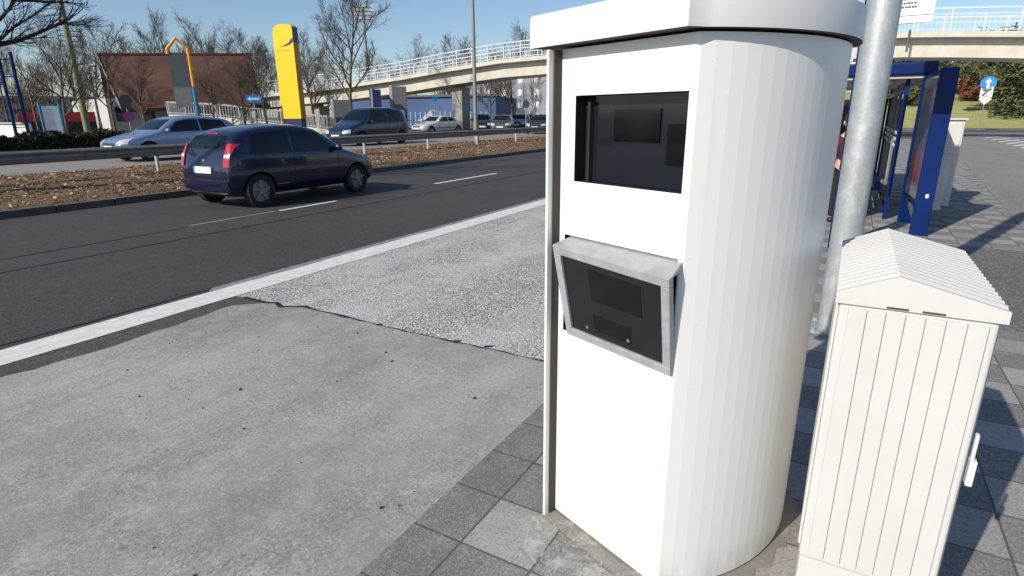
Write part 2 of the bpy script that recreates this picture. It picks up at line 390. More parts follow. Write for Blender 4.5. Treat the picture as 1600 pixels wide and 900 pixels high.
# pavement and path
EX = lambda x: -1.50-.075*x
sheet('pavement', [(-8, EX(-8)), (5.6, EX(5.6)), (5.6, -1.12), (9.1, -1.12), (9.1, EX(9.1)), (45, EX(45)), (45, 1.392), (-8, 1.392)], 0, MT['paving'])
sheet('mended_path', [(5.6, EX(5.6)), (9.1, EX(9.1)), (9.1, -1.12), (5.6, -1.12)], 0, MT['mend'])
b = MB(); b.prism([(-8, EX(-8)-.11), (45, EX(45)-.11), (45, EX(45)-.002), (-8, EX(-8)-.002)], -.05, .006); struct(b.build('edge_strip', MT['kerb']))
sheet('path', [(-8, EX(-8)-.115), (-8, -40), (60, -40), (60, EX(45)-.5), (45, EX(45)-.115)], -.004, MT['path'])
sheet('side_road', [(60.25, -60), (76, -60), (76, 4.9), (60.25, 4.9)], -.004, MT['mend'])
b = MB(); b.box(60, 60.25, -60, -4.5, -.05, .16); struct(b.build('far_kerb', MT['dark_tone']))
sheet('crossing', [tuple(at(1504, 212, Z=0).xy), tuple(at(1600, 245, Z=0).xy), tuple(at(1640, 238, Z=0).xy), tuple(at(1640, 222, Z=0).xy), tuple(at(1530, 208.5, Z=0).xy)], 0, MT['kerb'])
b = MB()
for i in range(8):
    t = i/7; p = at(1527+t*80, 212.5+t*22, Z=0); q = at(1556+t*85, 210.5+t*18, Z=0); dx = .35
    b.add([(p.x-dx, p.y, .004), (p.x+dx, p.y, .004), (q.x+dx, q.y, .004), (q.x-dx, q.y, .004)], [(0, 1, 2, 3)])
struct(b.build('crossing_marking', MT['mark']))
# road paint
b = MB(); ys = random.Random(9); prev = None
for i in range(500):
    x = -8+i*.16*(1+i/160); e1 = 4.945+ys.uniform(-.006, .006); e2 = 5.295+ys.uniform(-.006, .006)
    if prev: b.add([(prev[0], prev[1], .004), (x, e1, .004), (x, e2, .004), (prev[0], prev[2], .004)], [(0, 1, 2, 3)])
    prev = (x, e1, e2)
struct(b.build('edge_line', MT['mark']))
b = MB(); b.sheet([(3.22, 5.305), (60, 5.30), (60, 5.40), (3.3, 5.40)], .004); struct(b.build('old_edge_line', MT['mark_old']))
b = MB()
for k in range(14):
    x0 = 11.75+k*6.35
    b.sheet(rect(x0, x0+3., 8.94, 9.06), .004)
b.sheet(rect(7.0, 8.4, 8.90, 9.0), .004)
struct(b.build('lane_dash', MT['mark']))
b = MB(); b.sheet(rect(5.3, 6.9, 8.93, 9.0), .004); struct(b.build('worn_lane_dash', MT['mark_old']))
b = MB(); rs = random.Random(12)
def seamline(x0, x1, y0, y1, wd, n):
    pr = None
    for i in range(n+1):
        t = i/n; x = x0+(x1-x0)*t; y = y0+(y1-y0)*t+rs.uniform(-.012, .012); q = wd*rs.uniform(.6, 1.3)
        if pr: b.add([(pr[0], pr[1]-pr[2]/2, .004), (x, y-q/2, .004), (x, y+q/2, .004), (pr[0], pr[1]+pr[2]/2, .004)], [(0, 1, 2, 3)])
        pr = (x, y, q)
seamline(-8, 70, 8.07, 8.12, .035, 240); seamline(-8, 5.2, 8.86, 8.86, .035, 60); seamline(8.5, 11.6, 8.86, 8.86, .03, 20)
pr = None
for i in range(13):
    t = i/12; p = (8.7+.9*t+rs.uniform(-.03, .03), 8.86-.72*t)
    if pr: b.add([(pr[0], pr[1], .005), (p[0], p[1], .005), (p[0]+.03, p[1], .005), (pr[0]+.03, pr[1], .005)], [(0, 1, 2, 3)])
    pr = p
seamline(-8, 3.3, 5.40, 5.40, .03, 40)
struct(b.build('tar_seam', MT['tar']))
# kerb stones, median, far carriageway
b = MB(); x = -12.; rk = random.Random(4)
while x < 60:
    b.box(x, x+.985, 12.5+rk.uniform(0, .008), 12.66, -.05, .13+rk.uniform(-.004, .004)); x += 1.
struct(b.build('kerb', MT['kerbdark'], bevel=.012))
def medz(y): return .12+(y-12.66)/(18.8-12.66)*.12
b = MB(); nx, ny = 150, 16; rm = random.Random(6)
for i in range(nx+1):
    for j in range(ny+1):
        y = 12.66+(18.8-12.66)*j/ny; b.v.append(Vector((-12+i*.55, y, medz(y)+(rm.uniform(0, .05) if 0 < j < ny else 0))))
for i in range(nx):
    for j in range(ny):
        k = i*(ny+1)+j; b.f.append([k, k+ny+1, k+ny+2, k+1]); b.mi.append(0)
struct(b.build('median', MT['litter'], smooth=True))
sheet('far_road', rect(-60, 400, 18.8, 26.5), .245, MT['path'])
b = MB(); b.box(-60, 400, 26.5, 26.65, 0, .36); struct(b.build('far_verge_kerb', MT['kerb']))
sheet('verge', rect(-300, 900, 26.65, 900), .25, MT['earth'])
# fallen leaves
b = MB(); rl = random.Random(21)
for i in range(30000):
    x = -2+52*rl.random()**1.35; y = 12.75+5.9*rl.random()
    if rl.random() > (.35+.65*min(1, (y-12.7)/1.2)): continue
    s = .018+.042*rl.random()**1.8; a = rl.uniform(0, 6.3); z = medz(y)+rl.uniform(.012, .06)
    u = Vector((math.cos(a), math.sin(a), rl.uniform(-.5, .5)))*s; v = Vector((-math.sin(a), math.cos(a), rl.uniform(-.6, .6)))*s*.65
    c = Vector((x, y, z)); b.add([c-u, c-v*.8, c+u*1.1, c+v], [(0, 1, 2, 3)])
lf = b.build('fallen_leaves', MT['leaf']); lf['kind'] = 'stuff'; tag(lf, 'dry brown leaves scattered over the grass median under the guardrail', 'leaves')
b = MB()
for i in range(4500):
    x = -2+45*rl.random()**1.3; y = 12.7+1.6*rl.random()**1.5+ (4*rl.random() if rl.random() < .25 else 0)
    h = rl.uniform(.04, .11); a = rl.uniform(0, 6.3); c = Vector((x, y, medz(y)))
    u = Vector((math.cos(a), math.sin(a), 0))*.012; t = Vector((rl.uniform(-.04, .04), rl.uniform(-.04, .04), h))
    b.add([c-u, c+u, c+t], [(0, 1, 2)])
gg = b.build('grass_tufts', m_island('grass blades', ((0., (.08, .075, .03)), (.5, (.15, .14, .055)), (1., (.25, .20, .10))))); gg['kind'] = 'stuff'; tag(gg, 'short yellowed grass growing along the kerb of the median', 'grass')
# grass bank on the far right
b = MB(); nx, ny = 30, 40; rb = random.Random(8)
def bank(x, y):
    t = max(0, min(1, (x-77)/42)); return .0+4.9*(t*t*(3-2*t))*(1+.12*math.sin(y*.11))
for i in range(nx+1):
    for j in range(ny+1):
        x = 76+i*6*(1+i/40); y = 3-j*3.5; b.v.append(Vector((x, y, bank(x, y)+rb.uniform(-.08, .08))))
for i in range(nx):
    for j in range(ny):
        k = i*(ny+1)+j; b.f.append([k, k+1, k+ny+2, k+ny+1]); b.mi.append(0)
hb = b.build('terrain', MT['lawn'], smooth=True); struct(hb)

# ------------------------------------------------------------------ speed camera column
L = Vector((1.93, .905, 0)); D = Vector((-.387, -.922, 0)).normalized(); N = Vector((-.922, .387, 0)).normalized()
def fp(s, e, z): return L+D*s+N*e+Vector((0, 0, z))
def boolean(o, cutter, op='DIFFERENCE'):
    m = o.modifiers.new('cut', 'BOOLEAN'); m.object = cutter; m.operation = op; m.solver = 'EXACT'
    dg = bpy.context.evaluated_depsgraph_get(); me = bpy.data.meshes.new_from_object(o.evaluated_get(dg))
    o.modifiers.clear(); old = o.data; o.data = me; bpy.data.meshes.remove(old)
    bpy.data.objects.remove(cutter)
tower = thing('speed_camera_column', 'tall white drum shaped roadside speed camera housing with flat glazed front', 'speed camera', (2.2, .55, 0))
def outline(off, n1=18, n2=12):
    """drum plan: flat glazed face, wide arc on the pavement side, tighter arc behind; pushed outwards by off"""
    C1, R1, R2 = Vector((2.352, .786, 0)), .742, .42
    a0, a1, a2 = R(212), R(275), R(382)
    C2 = C1+Vector((math.cos(a1), math.sin(a1), 0))*(R1-R2); p = []
    for i in range(n1+1):
        a = a0+(a1-a0)*i/n1; p.append(C1+Vector((math.cos(a), math.sin(a), 0))*(R1+off))
    for i in range(1, n2+1):
        a = a1+(a2-a1)*i/n2; p.append(C2+Vector((math.cos(a), math.sin(a), 0))*(R2+off))
    return p
def plan(off, c, l): return [l, c]+outline(off)
C = L+D*.542
kd = NT('housing white'); pd = kd.pos(); zd = kd.n('ShaderNodeSeparateXYZ', i_0=pd).outputs[2]
nd = kd.noise(kd.pos((1, 1, .5)), 9, 6, .7); ns = kd.noise(kd.pos((14, 14, .7)), 1.5, 4, .6)
foot = kd.math('MULTIPLY', kd.ramp(zd, (0., 1.), (.16, 0.)), kd.ramp(nd, (.38, 0.), (.62, 1.)))
cd = kd.mix(kd.math('MULTIPLY', foot, .45), (.775, .775, .755), (.33, .31, .27))
cd = kd.mix(kd.math('MULTIPLY', kd.ramp(ns, (.6, 0.), (.8, 1.)), .16), cd, (.52, .50, .46))
cd = kd.mix(kd.math('MULTIPLY', kd.ramp(kd.noise(pd, 55, 3, .7), (.70, 0.), (.76, 1.)), .5), cd, (.30, .28, .25))
kd.col(cd); kd.set(Roughness=.4); MT['housing'] = kd.m
body_poly = plan(0, C, L)
b = MB(); b.prism(body_poly, .012, 1.862)
body = b.build('housing', [MT['white'], MT['black']], tower)
inv = tower.matrix_basis.inverted()
for (s0, s1, z0, z1, dep) in ((.071, .530, 1.423, 1.711, .16), (.028, .536, .850, 1.226, .13)):
    c = MB(); c.hexa([fp(s0, .05, z0), fp(s1, .05, z0), fp(s1, -dep, z0), fp(s0, -dep, z0)], [fp(s0, .05, z1), fp(s1, .05, z1), fp(s1, -dep, z1), fp(s0, -dep, z1)])
    cu = c.build('cutter', MT['black']); bpy.context.view_layer.update(); boolean(body, cu)
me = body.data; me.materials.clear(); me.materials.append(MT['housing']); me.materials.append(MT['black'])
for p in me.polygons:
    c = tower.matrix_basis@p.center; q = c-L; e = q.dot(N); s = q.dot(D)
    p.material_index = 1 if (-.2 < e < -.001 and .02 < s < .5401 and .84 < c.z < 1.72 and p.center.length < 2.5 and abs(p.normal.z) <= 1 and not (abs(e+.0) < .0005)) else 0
b = MB()   # dark skirt and plinth bed
b.prism(plan(-.012, C-N*.012-D*.012, L-N*.012+D*.012), -.02, .0118); b.build('skirt', MT['dark_tone'], tower)
b = MB(); b.prism(plan(-.05, C-N*.05-D*.06, L-N*.05+D*.06), 1.863, 1.8695); b.build('neck', MT['black'], tower)
# lid: overhanging, front edge straight, back round, softly domed
lid_poly = [L+N*.062-D*.10, C+N*.062+D*.014]+outline(.028, 40, 20)
b = MB(); n = len(lid_poly); cen = Vector((2.3, .62, 0)); zs = ((1.870, 0), (1.962, 0), (1.970, .003), (1.975, .011), (1.982, .08))
for z, ins in zs:
    for p in lid_poly:
        d = (cen-p); b.v.append(Vector((p.x, p.y, z))+d.normalized()*ins)
for k in range(len(zs)-1):
    for i in range(n):
        q = (i+1) % n; b.f.append([k*n+i, k*n+q, (k+1)*n+q, (k+1)*n+i]); b.mi.append(0)
b.f.append(list(range(n-1, -1, -1))); b.f.append([(len(zs)-1)*n+i for i in range(n)]); b.mi += [1, 0]  # bottom face takes the dark tone, the rest stays white
lid = b.build('lid', [MT['whiteside'], MT['dark_tone']], tower); auto_smooth(lid, 24)
# protruding side plate; shade on its inner face painted as a dark strip
b = MB(); b.hexa([fp(-.016, .058, 0.0), fp(-.004, .058, 0.0), fp(-.004, -.55, 0.0), fp(-.016, -.55, 0.0)], [fp(-.016, .058, 1.86), fp(-.004, .058, 1.86), fp(-.004, -.55, 1.86), fp(-.016, -.55, 1.86)])
b.build('side_plate', MT['white'], tower, bevel=.002)
b = MB(); b.hexa([fp(-.0035, .036, .005), fp(.0005, .036, .005), fp(.0005, .001, .005), fp(-.0035, .001, .005)], [fp(-.0035, .036, 1.858), fp(.0005, .036, 1.858), fp(.0005, .001, 1.858), fp(-.0035, .001, 1.858)])
b.build('dark_tone', MT['dark_tone'], tower)
# upper window: recessed lens glass with darker apertures behind the front
win = MB(); win.hexa([fp(.073, -.05, 1.425), fp(.528, -.05, 1.425), fp(.528, -.06, 1.425), fp(.073, -.06, 1.425)], [fp(.073, -.05, 1.709), fp(.528, -.05, 1.709), fp(.528, -.06, 1.709), fp(.073, -.06, 1.709)])
wo_ = win.build('window', MT['devicegrey'], tower)
b = MB()
for (s0, s1, z0, z1) in ((.21, .40, 1.565, 1.665), (.43, .51, 1.50, 1.62)):
    b.hexa([fp(s0, -.044, z0), fp(s1, -.044, z0), fp(s1, -.0495, z0), fp(s0, -.0495, z0)], [fp(s0, -.044, z1), fp(s1, -.044, z1), fp(s1, -.0495, z1), fp(s0, -.0495, z1)])
b.build('aperture', MT['device2'], wo_)
b = MB(); b.hexa([fp(.10, -.03, 1.425), fp(.112, -.03, 1.425), fp(.112, -.0495, 1.425), fp(.10, -.0495, 1.425)], [fp(.10, -.03, 1.69), fp(.112, -.03, 1.69), fp(.112, -.0495, 1.69), fp(.10, -.0495, 1.69)])
b.build('frame', MT['dark'], wo_)
# lower tilted glass in its galvanised frame
def ff(u, v, off=0):   # u across 0..1, v up 0..1 on the tilted front plane
    TL, TR, BL, BR = fp(.040, .072, 1.198), fp(.563, .074, 1.182), fp(.062, .012, .846), fp(.548, .012, .846)
    p = (BL*(1-u)+BR*u)*(1-v)+(TL*(1-u)+TR*u)*v
    nn = (BR-BL).cross(TL-BL).normalized()
    if nn.dot(N) < 0: nn = -nn
    return p+nn*off
u0, u1, v0, v1 = .066, .938, .086, .908
b = MB()
def fbar(a, bq):   # front strip with depth
    (ua, va), (ub, vb) = a, bq
    fr = [ff(ua, va), ff(ub, va), ff(ub, vb), ff(ua, vb)]; bk = [ff(ua, va, -.022), ff(ub, va, -.022), ff(ub, vb, -.022), ff(ua, vb, -.022)]
    b.hexa(bk, fr)
fbar((0, v1), (1, 1)); fbar((0, 0), (1, v0)); fbar((0, v0), (u0, v1)); fbar((u1, v0), (1, v1))
# hood over the top and cheeks back to the housing
b.add([ff(0, 1, -.004), ff(1, 1, -.004), fp(.548, -.01, 1.223), fp(.056, -.01, 1.223), ff(0, 1, -.022), ff(1, 1, -.022), fp(.548, -.01, 1.19), fp(.056, -.01, 1.19)],
      [(0, 1, 2, 3), (7, 6, 5, 4), (0, 3, 7, 4), (1, 5, 6, 2)])
b.build('bezel', MT['zinc'], tower, bevel=.003)
b = MB(); b.hexa([ff(u0-.01, v0-.01, -.018), ff(u1+.01, v0-.01, -.018), ff(u1+.01, v1+.01, -.018), ff(u0-.01, v1+.01, -.018)], [ff(u0-.01, v0-.01, -.010), ff(u1+.01, v0-.01, -.010), ff(u1+.01, v1+.01, -.010), ff(u0-.01, v1+.01, -.010)])
pane = b.build('glass_pane', MT['device'], tower)
b = MB()
for (a0, a1, c0, c1) in ((.31, .77, .50, .83), (.31, .66, .16, .34)):
    b.hexa([ff(a0, c0, -.0105), ff(a1, c0, -.0105), ff(a1, c1, -.0105), ff(a0, c1, -.0105)], [ff(a0, c0, -.0085), ff(a1, c0, -.0085), ff(a1, c1, -.0085), ff(a0, c1, -.0085)])
b.build('aperture', MT['device2'], pane)
b = MB()
for (uu, vv) in ((.24, .17), (.64, .20)): b.disc(ff(uu, vv, -.007), ff(.5, .5, 1)-ff(.5, .5, 0), .0065, .006, 10)
b.build('screw', MT['chrome'], pane)
# cement bed round the foot
b = MB(); pts = []
rf = random.Random(31)
for p in plan(.045, C+N*.06+D*.04, L+N*.06-D*.04): pts.append((p.x+rf.uniform(-.02, .02), p.y+rf.uniform(-.02, .02)))
b.sheet(pts, .0025); struct(b.build('cement_bed', MT['kerb']))
# worn pale smear on the slabs before the column
k = NT('cement smear'); p = k.pos(); n1 = k.noise(p, 7, 5, .7, .5); n2 = k.noise(p, 90, 3, .7)
k.col(k.mix(k.ramp(n2, (.4, 0.), (.7, 1.)), (.36, .355, .335), (.52, .51, .48))); k.set(Roughness=.95)
tr = k.n('ShaderNodeBsdfTransparent'); mx = k.n('ShaderNodeMixShader', i_0=k.ramp(k.math('ADD', n1, k.math('MULTIPLY', n2, .12)), (.49, 0.), (.66, .85)))
k.t.links.new(tr.outputs[0], mx.inputs[1]); k.t.links.new(k.b.outputs[0], mx.inputs[2]); k.t.links.new(mx.outputs[0], k.out.inputs[0])
b = MB(); b.sheet([(1.40, .38), (1.72, .36), (1.90, .80), (1.84, .97), (1.66, .92), (1.50, .66)], .006); struct(b.build('cement_smear', k.m))

# ------------------------------------------------------------------ cream cabinet beside the column
cab = thing('cable_cabinet', 'cream ribbed street cabinet with gabled lid next to the white camera column', 'cabinet', (2.16, -.21, 0))
X0, X1, Y0, Y1 = 1.79, 2.52, -.385, -.030
b = MB(); b.box(X0+.004, X1, Y0+.002, Y1-.002, 0, .274); plinth = b.build('plinth', MT['cream'], cab, bevel=.006)
b = MB(); b.box(X0+.001, X0+.0035, Y0+.05, Y1-.055, .0, .272); b.build('plinth_panel', MT['cream'], plinth, bevel=.001)
b = MB(); b.box(X0, X1, Y0, Y1, .278, 1.150); cbody = b.build('cabinet_body', MT['cream'], cab, bevel=.008)
# ribbed front door: raised planks with grooves between them
b = MB(); ye = [Y0+.020+i*.0445 for i in range(8)]
for i in range(7): b.box(X0-.009, X0-.0005, ye[i]+.0009, ye[i+1]-.0009, .30, 1.128)
door = b.build('door', MT['cream'], cab, bevel=.0014)
b = MB(); b.box(X0-.004, X0-.0003, ye[0], ye[-1], .302, 1.126); b.build('door_groove', MT['groove'], door)
b = MB()
for i in range(16):
    xx = X0+.03+i*.043; b.box(xx+.002, xx+.041, Y1+.0005, Y1+.008, .30, 1.13)
b.build('side_panel', MT['cream'], cab, bevel=.002)
b = MB()
for i in range(16):
    xx = X0+.03+i*.043; b.box(xx+.002, xx+.041, Y0-.008, Y0-.0005, .30, 1.13)
b.build('side_panel', MT['cream'], cab, bevel=.002)
# lid: gabled, cross ribs
b = MB(); YR, ZE, ZR = -.158, 1.172, 1.232; yl, yr = Y1+.012, Y0-.014; xs = []
nr = 17; x = X0-.008; rows = [(X0-.010, 0)]
xa = X0+.004
rows.append((xa, .0))
for i in range(nr):
    q = xa+i*.0435; rows += [(q+.003, -.009), (q+.012, -.009), (q+.034, 0.003), (q+.0425, 0.003)]
prof = []
for (xx, dz) in rows:
    prof.append([Vector((xx, yl, ZE-.032)), Vector((xx, yl, ZE+dz)), Vector((xx, YR, ZR+dz)), Vector((xx, yr, ZE+dz)), Vector((xx, yr, ZE-.032))])
o = len(b.v)
for pr in prof: b.v += pr
for i in range(len(prof)-1):
    for j in range(4):
        b.f.append([o+i*5+j, o+(i+1)*5+j, o+(i+1)*5+j+1, o+i*5+j+1]); b.mi.append(0)
    b.f.append([o+i*5+4, o+(i+1)*5+4, o+(i+1)*5, o+i*5]); b.mi.append(0)
b.f.append([o+4, o+3, o+2, o+1, o]); q = o+(len(prof)-1)*5; b.f.append([q, q+1, q+2, q+3, q+4]); b.mi += [0, 0]
lidc = b.build('lid', MT['cream'], cab)
for yv in (.115, .195):
    b = MB(); b.box(X0-.0125, X0-.0098, Y0+yv, Y0+yv+.05, 1.1425, 1.147); b.build('vent_slot', MT['dark_tone'], lidc)
pA, pB = at(1522, 676, X=X0+.02), at(1516, 757, X=X0+.02); zm_ = pB.z+(pA.z-pB.z)*.5
b = MB(); b.box(X0+.004, X0+.034, Y0-.026, Y0-.009, pB.z, zm_); b.box(X0+.008, X0+.026, Y0-.018, Y0-.009, zm_, pA.z)
b.build('handle', MT['whiteside'], cab, bevel=.003)

# ------------------------------------------------------------------ galvanised pole behind the column
px, py, pr = 4.97, -.055, .105
pole = thing('steel_pole', 'thick mottled galvanised steel pole between camera column and cabinet', 'pole', (px, py, 0))
b = MB(); b.tube([(px, py, 0), (px, py, 5.2)], pr, 40); b.build('shaft', MT['galv'], pole, smooth=False)
auto_smooth(pole.children[0], 40)
b = MB(); b.prism([(px-.16, py-.16), (px+.16, py-.16), (px+.16, py+.16), (px-.16, py+.16)], .001, .02)
for i in (-1, 1):
    for j in (-1, 1): b.disc((px+.125*i, py+.125*j, .03), (0, 0, 1), .018, .025, 6)
b.build('base_plate', MT['galv'], pole)
b = MB(); b.tube([(px, py, 2.6), (px, py, 2.635)], pr+.006, 32); b.build('band', MT['galv'], pole)

# ------------------------------------------------------------------ cars
def fl(t, pts):
    for (a, va), (c, vc) in zip(pts, pts[1:]):
        if t <= c:
            k = (t-a)/(c-a) if c > a else 0; return va+(vc-va)*k
    return pts[-1][1]
STY = {
 'hatch': dict(zt=[(0, .60), (.03, .72), (.10, .82), (.20, .92), (.27, .99), (.34, 1.20), (.43, 1.42), (.52, 1.50), (.66, 1.52), (.82, 1.47), (.92, 1.37), (.955, 1.22), (.985, .95), (1., .70)], ws=(.275, .425), rw=(.918, .972), side=(.335, .885)),
 'sedan': dict(zt=[(0, .58), (.03, .68), (.10, .78), (.22, .87), (.30, .94), (.37, 1.17), (.44, 1.34), (.52, 1.42), (.64, 1.42), (.74, 1.33), (.82, 1.08), (.86, 1.0), (.96, .97), (1., .72)], ws=(.305, .435), rw=(.745, .845), side=(.365, .80)),
 'van': dict(zt=[(0, .66), (.03, .82), (.09, .95), (.16, 1.06), (.23, 1.16), (.31, 1.50), (.40, 1.76), (.50, 1.82), (.70, 1.83), (.88, 1.76), (.95, 1.66), (.975, 1.45), (.992, 1.1), (1., .76)], ws=(.235, .39), rw=(.935, .984), side=(.30, .91)),
}
def make_car(name, label, loc, heading, Lc, W, style, paintc, group=None, hs=1., cat='car', plate_rear=True):
    S = STY[style]; root = thing(name, label, cat, loc, heading, group)
    zt = lambda u: fl(u, S['zt'])*hs
    belt = lambda u: (.90+.07*u+(.12 if style == 'van' else 0))*hs
    wid = lambda u: W/2*fl(u, [(0, .66), (.025, .80), (.07, .92), (.15, .98), (.3, 1.), (.8, 1.), (.92, .96), (.975, .90), (1., .80)])
    us = [0, .012, .035, .07, .12, .18, .235, .275, .31, .35, .39, .43, .48, .54, .62, .70, .78, .85, .90, .93, .955, .975, .99, 1.]
    zl = .19
    mb = MB(); K = 9
    for u in us:
        x = Lc/2-u*Lc; w_ = wid(u); z1 = zt(u); be = belt(u); low = zl+fl(u, [(0, .07), (.06, 0), (.93, 0.02), (1, .12)])
        if z1 < be+.10:
            be2 = z1-.10; pts = [(0, low), (.80*w_, low), (.965*w_, low+.10), (w_, .5*(low+be2)+.05), (.985*w_, be2), (.95*w_, z1-.05), (.86*w_, z1-.012), (.6*w_, z1+.004), (0, z1+.015)]
        else:
            tum = .30*(z1-be); rw = w_*.975-tum
            pts = [(0, low), (.80*w_, low), (.965*w_, low+.10), (w_, .5*(low+be)+.05), (.985*w_, be-.03), (.965*w_, be+.02), (rw+.02, z1-.07), (rw-.10, z1-.005), (0, z1+.02)]
        for (y, z) in pts: mb.v.append(Vector((x, y, z)))
        for (y, z) in pts[-2:0:-1]: mb.v.append(Vector((x, -y, z)))
    P = 2*K-2
    for i in range(len(us)-1):
        for j in range(P):
            q = (j+1) % P; mb.f.append([i*P+j, i*P+q, (i+1)*P+q, (i+1)*P+j]); mb.mi.append(0)
    mb.f.append([j for j in range(P)][::-1]); mb.f.append([(len(us)-1)*P+j for j in range(P)]); mb.mi += [0, 0]
    body = mb.build('body', [paintc, MT['black']], None)
    bm = bmesh.new(); bm.from_mesh(body.data); bmesh.ops.recalc_face_normals(bm, faces=bm.faces); bm.to_mesh(body.data); bm.free()
    sm = body.modifiers.new('s', 'SUBSURF'); sm.levels = 2; sm.render_levels = 2
    dg = bpy.context.evaluated_depsgraph_get(); me = bpy.data.meshes.new_from_object(body.evaluated_get(dg)); body.modifiers.clear(); body.data = me
    rwl = .31*(1.06 if style == 'van' else 1.); ax = (Lc/2-.195*Lc, Lc/2-.845*Lc)
    full = BVHTree.FromPolygons([v.co.copy() for v in me.vertices], [list(p.vertices) for p in me.polygons])
    for x in ax:
        for sgn in (-1, 1):
            c = MB(); c.tube([(x, sgn*(W/2-.24), rwl), (x, sgn*(W/2+.2), rwl)], rwl+.055, 28); cu = c.build('cutter', MT['black'])
            bpy.context.view_layer.update(); boolean(body, cu)
    me = body.data; me.materials.clear(); me.materials.append(paintc); me.materials.append(MT['black'])
    for p in me.polygons:
        p.use_smooth = True; p.material_index = 0
        for x in ax:
            if math.hypot(p.center.x-x, p.center.z-rwl) < rwl+.052 and abs(p.center.y) < W/2-.0: p.material_index = 1
        if p.center.z < .24 and p.normal.z < -.5: p.material_index = 1
    body.parent = root
    auto_smooth(body, 42)
    tree = full
    def patch(nm, m, fn, dirv, n=10, mm=6, off=.006, depth=.02, parent=root):
        """shell over the body: fn(s,t) gives a start point outside, rays go along dirv"""
        pb = MB(); g = []
        for i in range(n+1):
            for j in range(mm+1):
                o_ = fn(i/n, j/mm); h = tree.ray_cast(o_, dirv)
                if h[0] is None: h = (o_+dirv*.8, -dirv)
                nr = h[1] if h[1].dot(dirv) < 0 else -h[1]
                g.append((h[0]+nr*off, h[0]-nr*depth))
        for a in g: pb.v.append(a[0])
        for a in g: pb.v.append(a[1])
        T = len(g); w2 = mm+1
        for i in range(n):
            for j in range(mm): k_ = i*w2+j; pb.f.append([k_, k_+1, k_+w2+1, k_+w2]); pb.mi.append(0)
        ring = [i*w2 for i in range(n+1)]+[n*w2+j for j in range(1, mm+1)]+[i*w2+mm for i in range(n-1, -1, -1)]+[j for j in range(mm-1, 0, -1)]
        for a, c in zip(ring, ring[1:]+ring[:1]): pb.f.append([a, c, c+T, a+T]); pb.mi.append(0)
        ob = pb.build(nm, m, parent, local=True)
        bm = bmesh.new(); bm.from_mesh(ob.data); bmesh.ops.recalc_face_normals(bm, faces=bm.faces); bm.to_mesh(ob.data); bm.free()
        auto_smooth(ob, 40); return ob
    X_ = lambda u: Lc/2-u*Lc
    for sgn in (1, -1):
        dv = Vector((0, -sgn, 0)); s0, s1 = S['side']; md = (s0+s1)/2+.02
        for (a0, a1, top0, top1) in ((s0+.01, md-.008, .10, 0), (md+.008, s1-.005, 0, .035)):
            def fn(s, t, a0=a0, a1=a1, top0=top0, top1=top1):
                u = a0+(a1-a0)*s; tt0 = a0+top0; tt1 = a1-top1; ut = tt0+(tt1-tt0)*s; uu = u+(ut-u)*t
                zb = belt(u)+.035; z2 = zt(ut)-.115; return Vector((X_(uu), sgn*2., zb+(z2-zb)*t))
            patch('side_window', MT['carglass'], fn, dv)
        def hn(s, t, u=.56): return Vector((X_(u+.035*s), sgn*2, belt(u)-.14+.03*t))
        patch('door_handle', paintc, hn, dv, 4, 2, .018)
        def hn2(s, t, u=.80): return Vector((X_(u+.03*s), sgn*2, belt(u)-.14+.03*t))
        if style != 'hatch': patch('door_handle', paintc, hn2, dv, 4, 2, .018)
        for (sa, sb, za, zb_) in ((s0+.005, s0-.012, 1., .30), (md, md+.015, 1., .33), (s1-.06, s1-.085, 1., .62)):
            def sm_(s, t, sa=sa, sb=sb, za=za, zb_=zb_):
                u = sa+(sb-sa)*t; return Vector((X_(u)+.008*(s-.5), sgn*2, belt(u)+.01+(zb_*hs-belt(u))*t))
            patch('door_seam', MT['black'], sm_, dv, 2, 10, .002, .01)
        def rub(s, t): return Vector((X_(.30+.44*s), sgn*2, .47*hs+.06*t))
        patch('side_moulding', MT['dark'], rub, dv, 10, 2, .012)
        def ml(s, t): return Vector((X_(.335+.045*s), sgn*2, belt(.34)+.03+.12*t))
        mr = MB(); mp = Vector((X_(.345), sgn*(W/2+.06), belt(.34)+.10)); mr.ell(mp, .075, .10, .07, 12, 8); mr.bar(mp, mp+Vector((0, -sgn*.12, -.06)), .05, .03)
        mi_ = mr.build('mirror', paintc, root, smooth=True, local=True)
        for x in ax:
            t_ = MB(); yo = sgn*(W/2-.015); prof = [(rwl-.10, -.085), (rwl-.015, -.095), (rwl, -.07), (rwl, .07), (rwl-.015, .095), (rwl-.10, .085)]; kk = 28
            for i in range(kk):
                a = 2*math.pi*i/kk
                for (r_, y_) in prof: t_.v.append(Vector((x+r_*math.cos(a), yo-sgn*.10+y_, rwl+r_*math.sin(a))))
            for i in range(kk):
                for j in range(6):
                    q, q2 = (i+1) % kk, (j+1) % 6; t_.f.append([i*6+j, i*6+q2, q*6+q2, q*6+j]); t_.mi.append(0)
            wh = t_.build('wheel', MT['rubber'], root, local=True)
            rm_ = MB(); yc = yo-sgn*.045
            rm_.disc((x, yc-sgn*.03, rwl), (0, 1, 0), rwl-.095, .02, 24)
            for q in range(5):
                a = 2*math.pi*q/5+.3; rm_.bar((x+.03*math.cos(a), yc, rwl+.03*math.sin(a)), (x+(rwl-.10)*math.cos(a), yc, rwl+(rwl-.10)*math.sin(a)), .055, .03, (0, 1, 0))
            rm_.disc((x, yc+sgn*.012, rwl), (0, 1, 0), .05, .03, 12)
            rm_.build('rim', MT['lamp'], wh, local=True)
        # lamps
        def hl(s, t): return Vector((3.5, sgn*(W/2*(.50+.36*s)), (.60+.0*s)*hs+.16*hs*t*(.75+.4*s)))
        patch('headlight', MT['lampglass'], hl, Vector((-1, 0, 0)), 6, 4, .012)
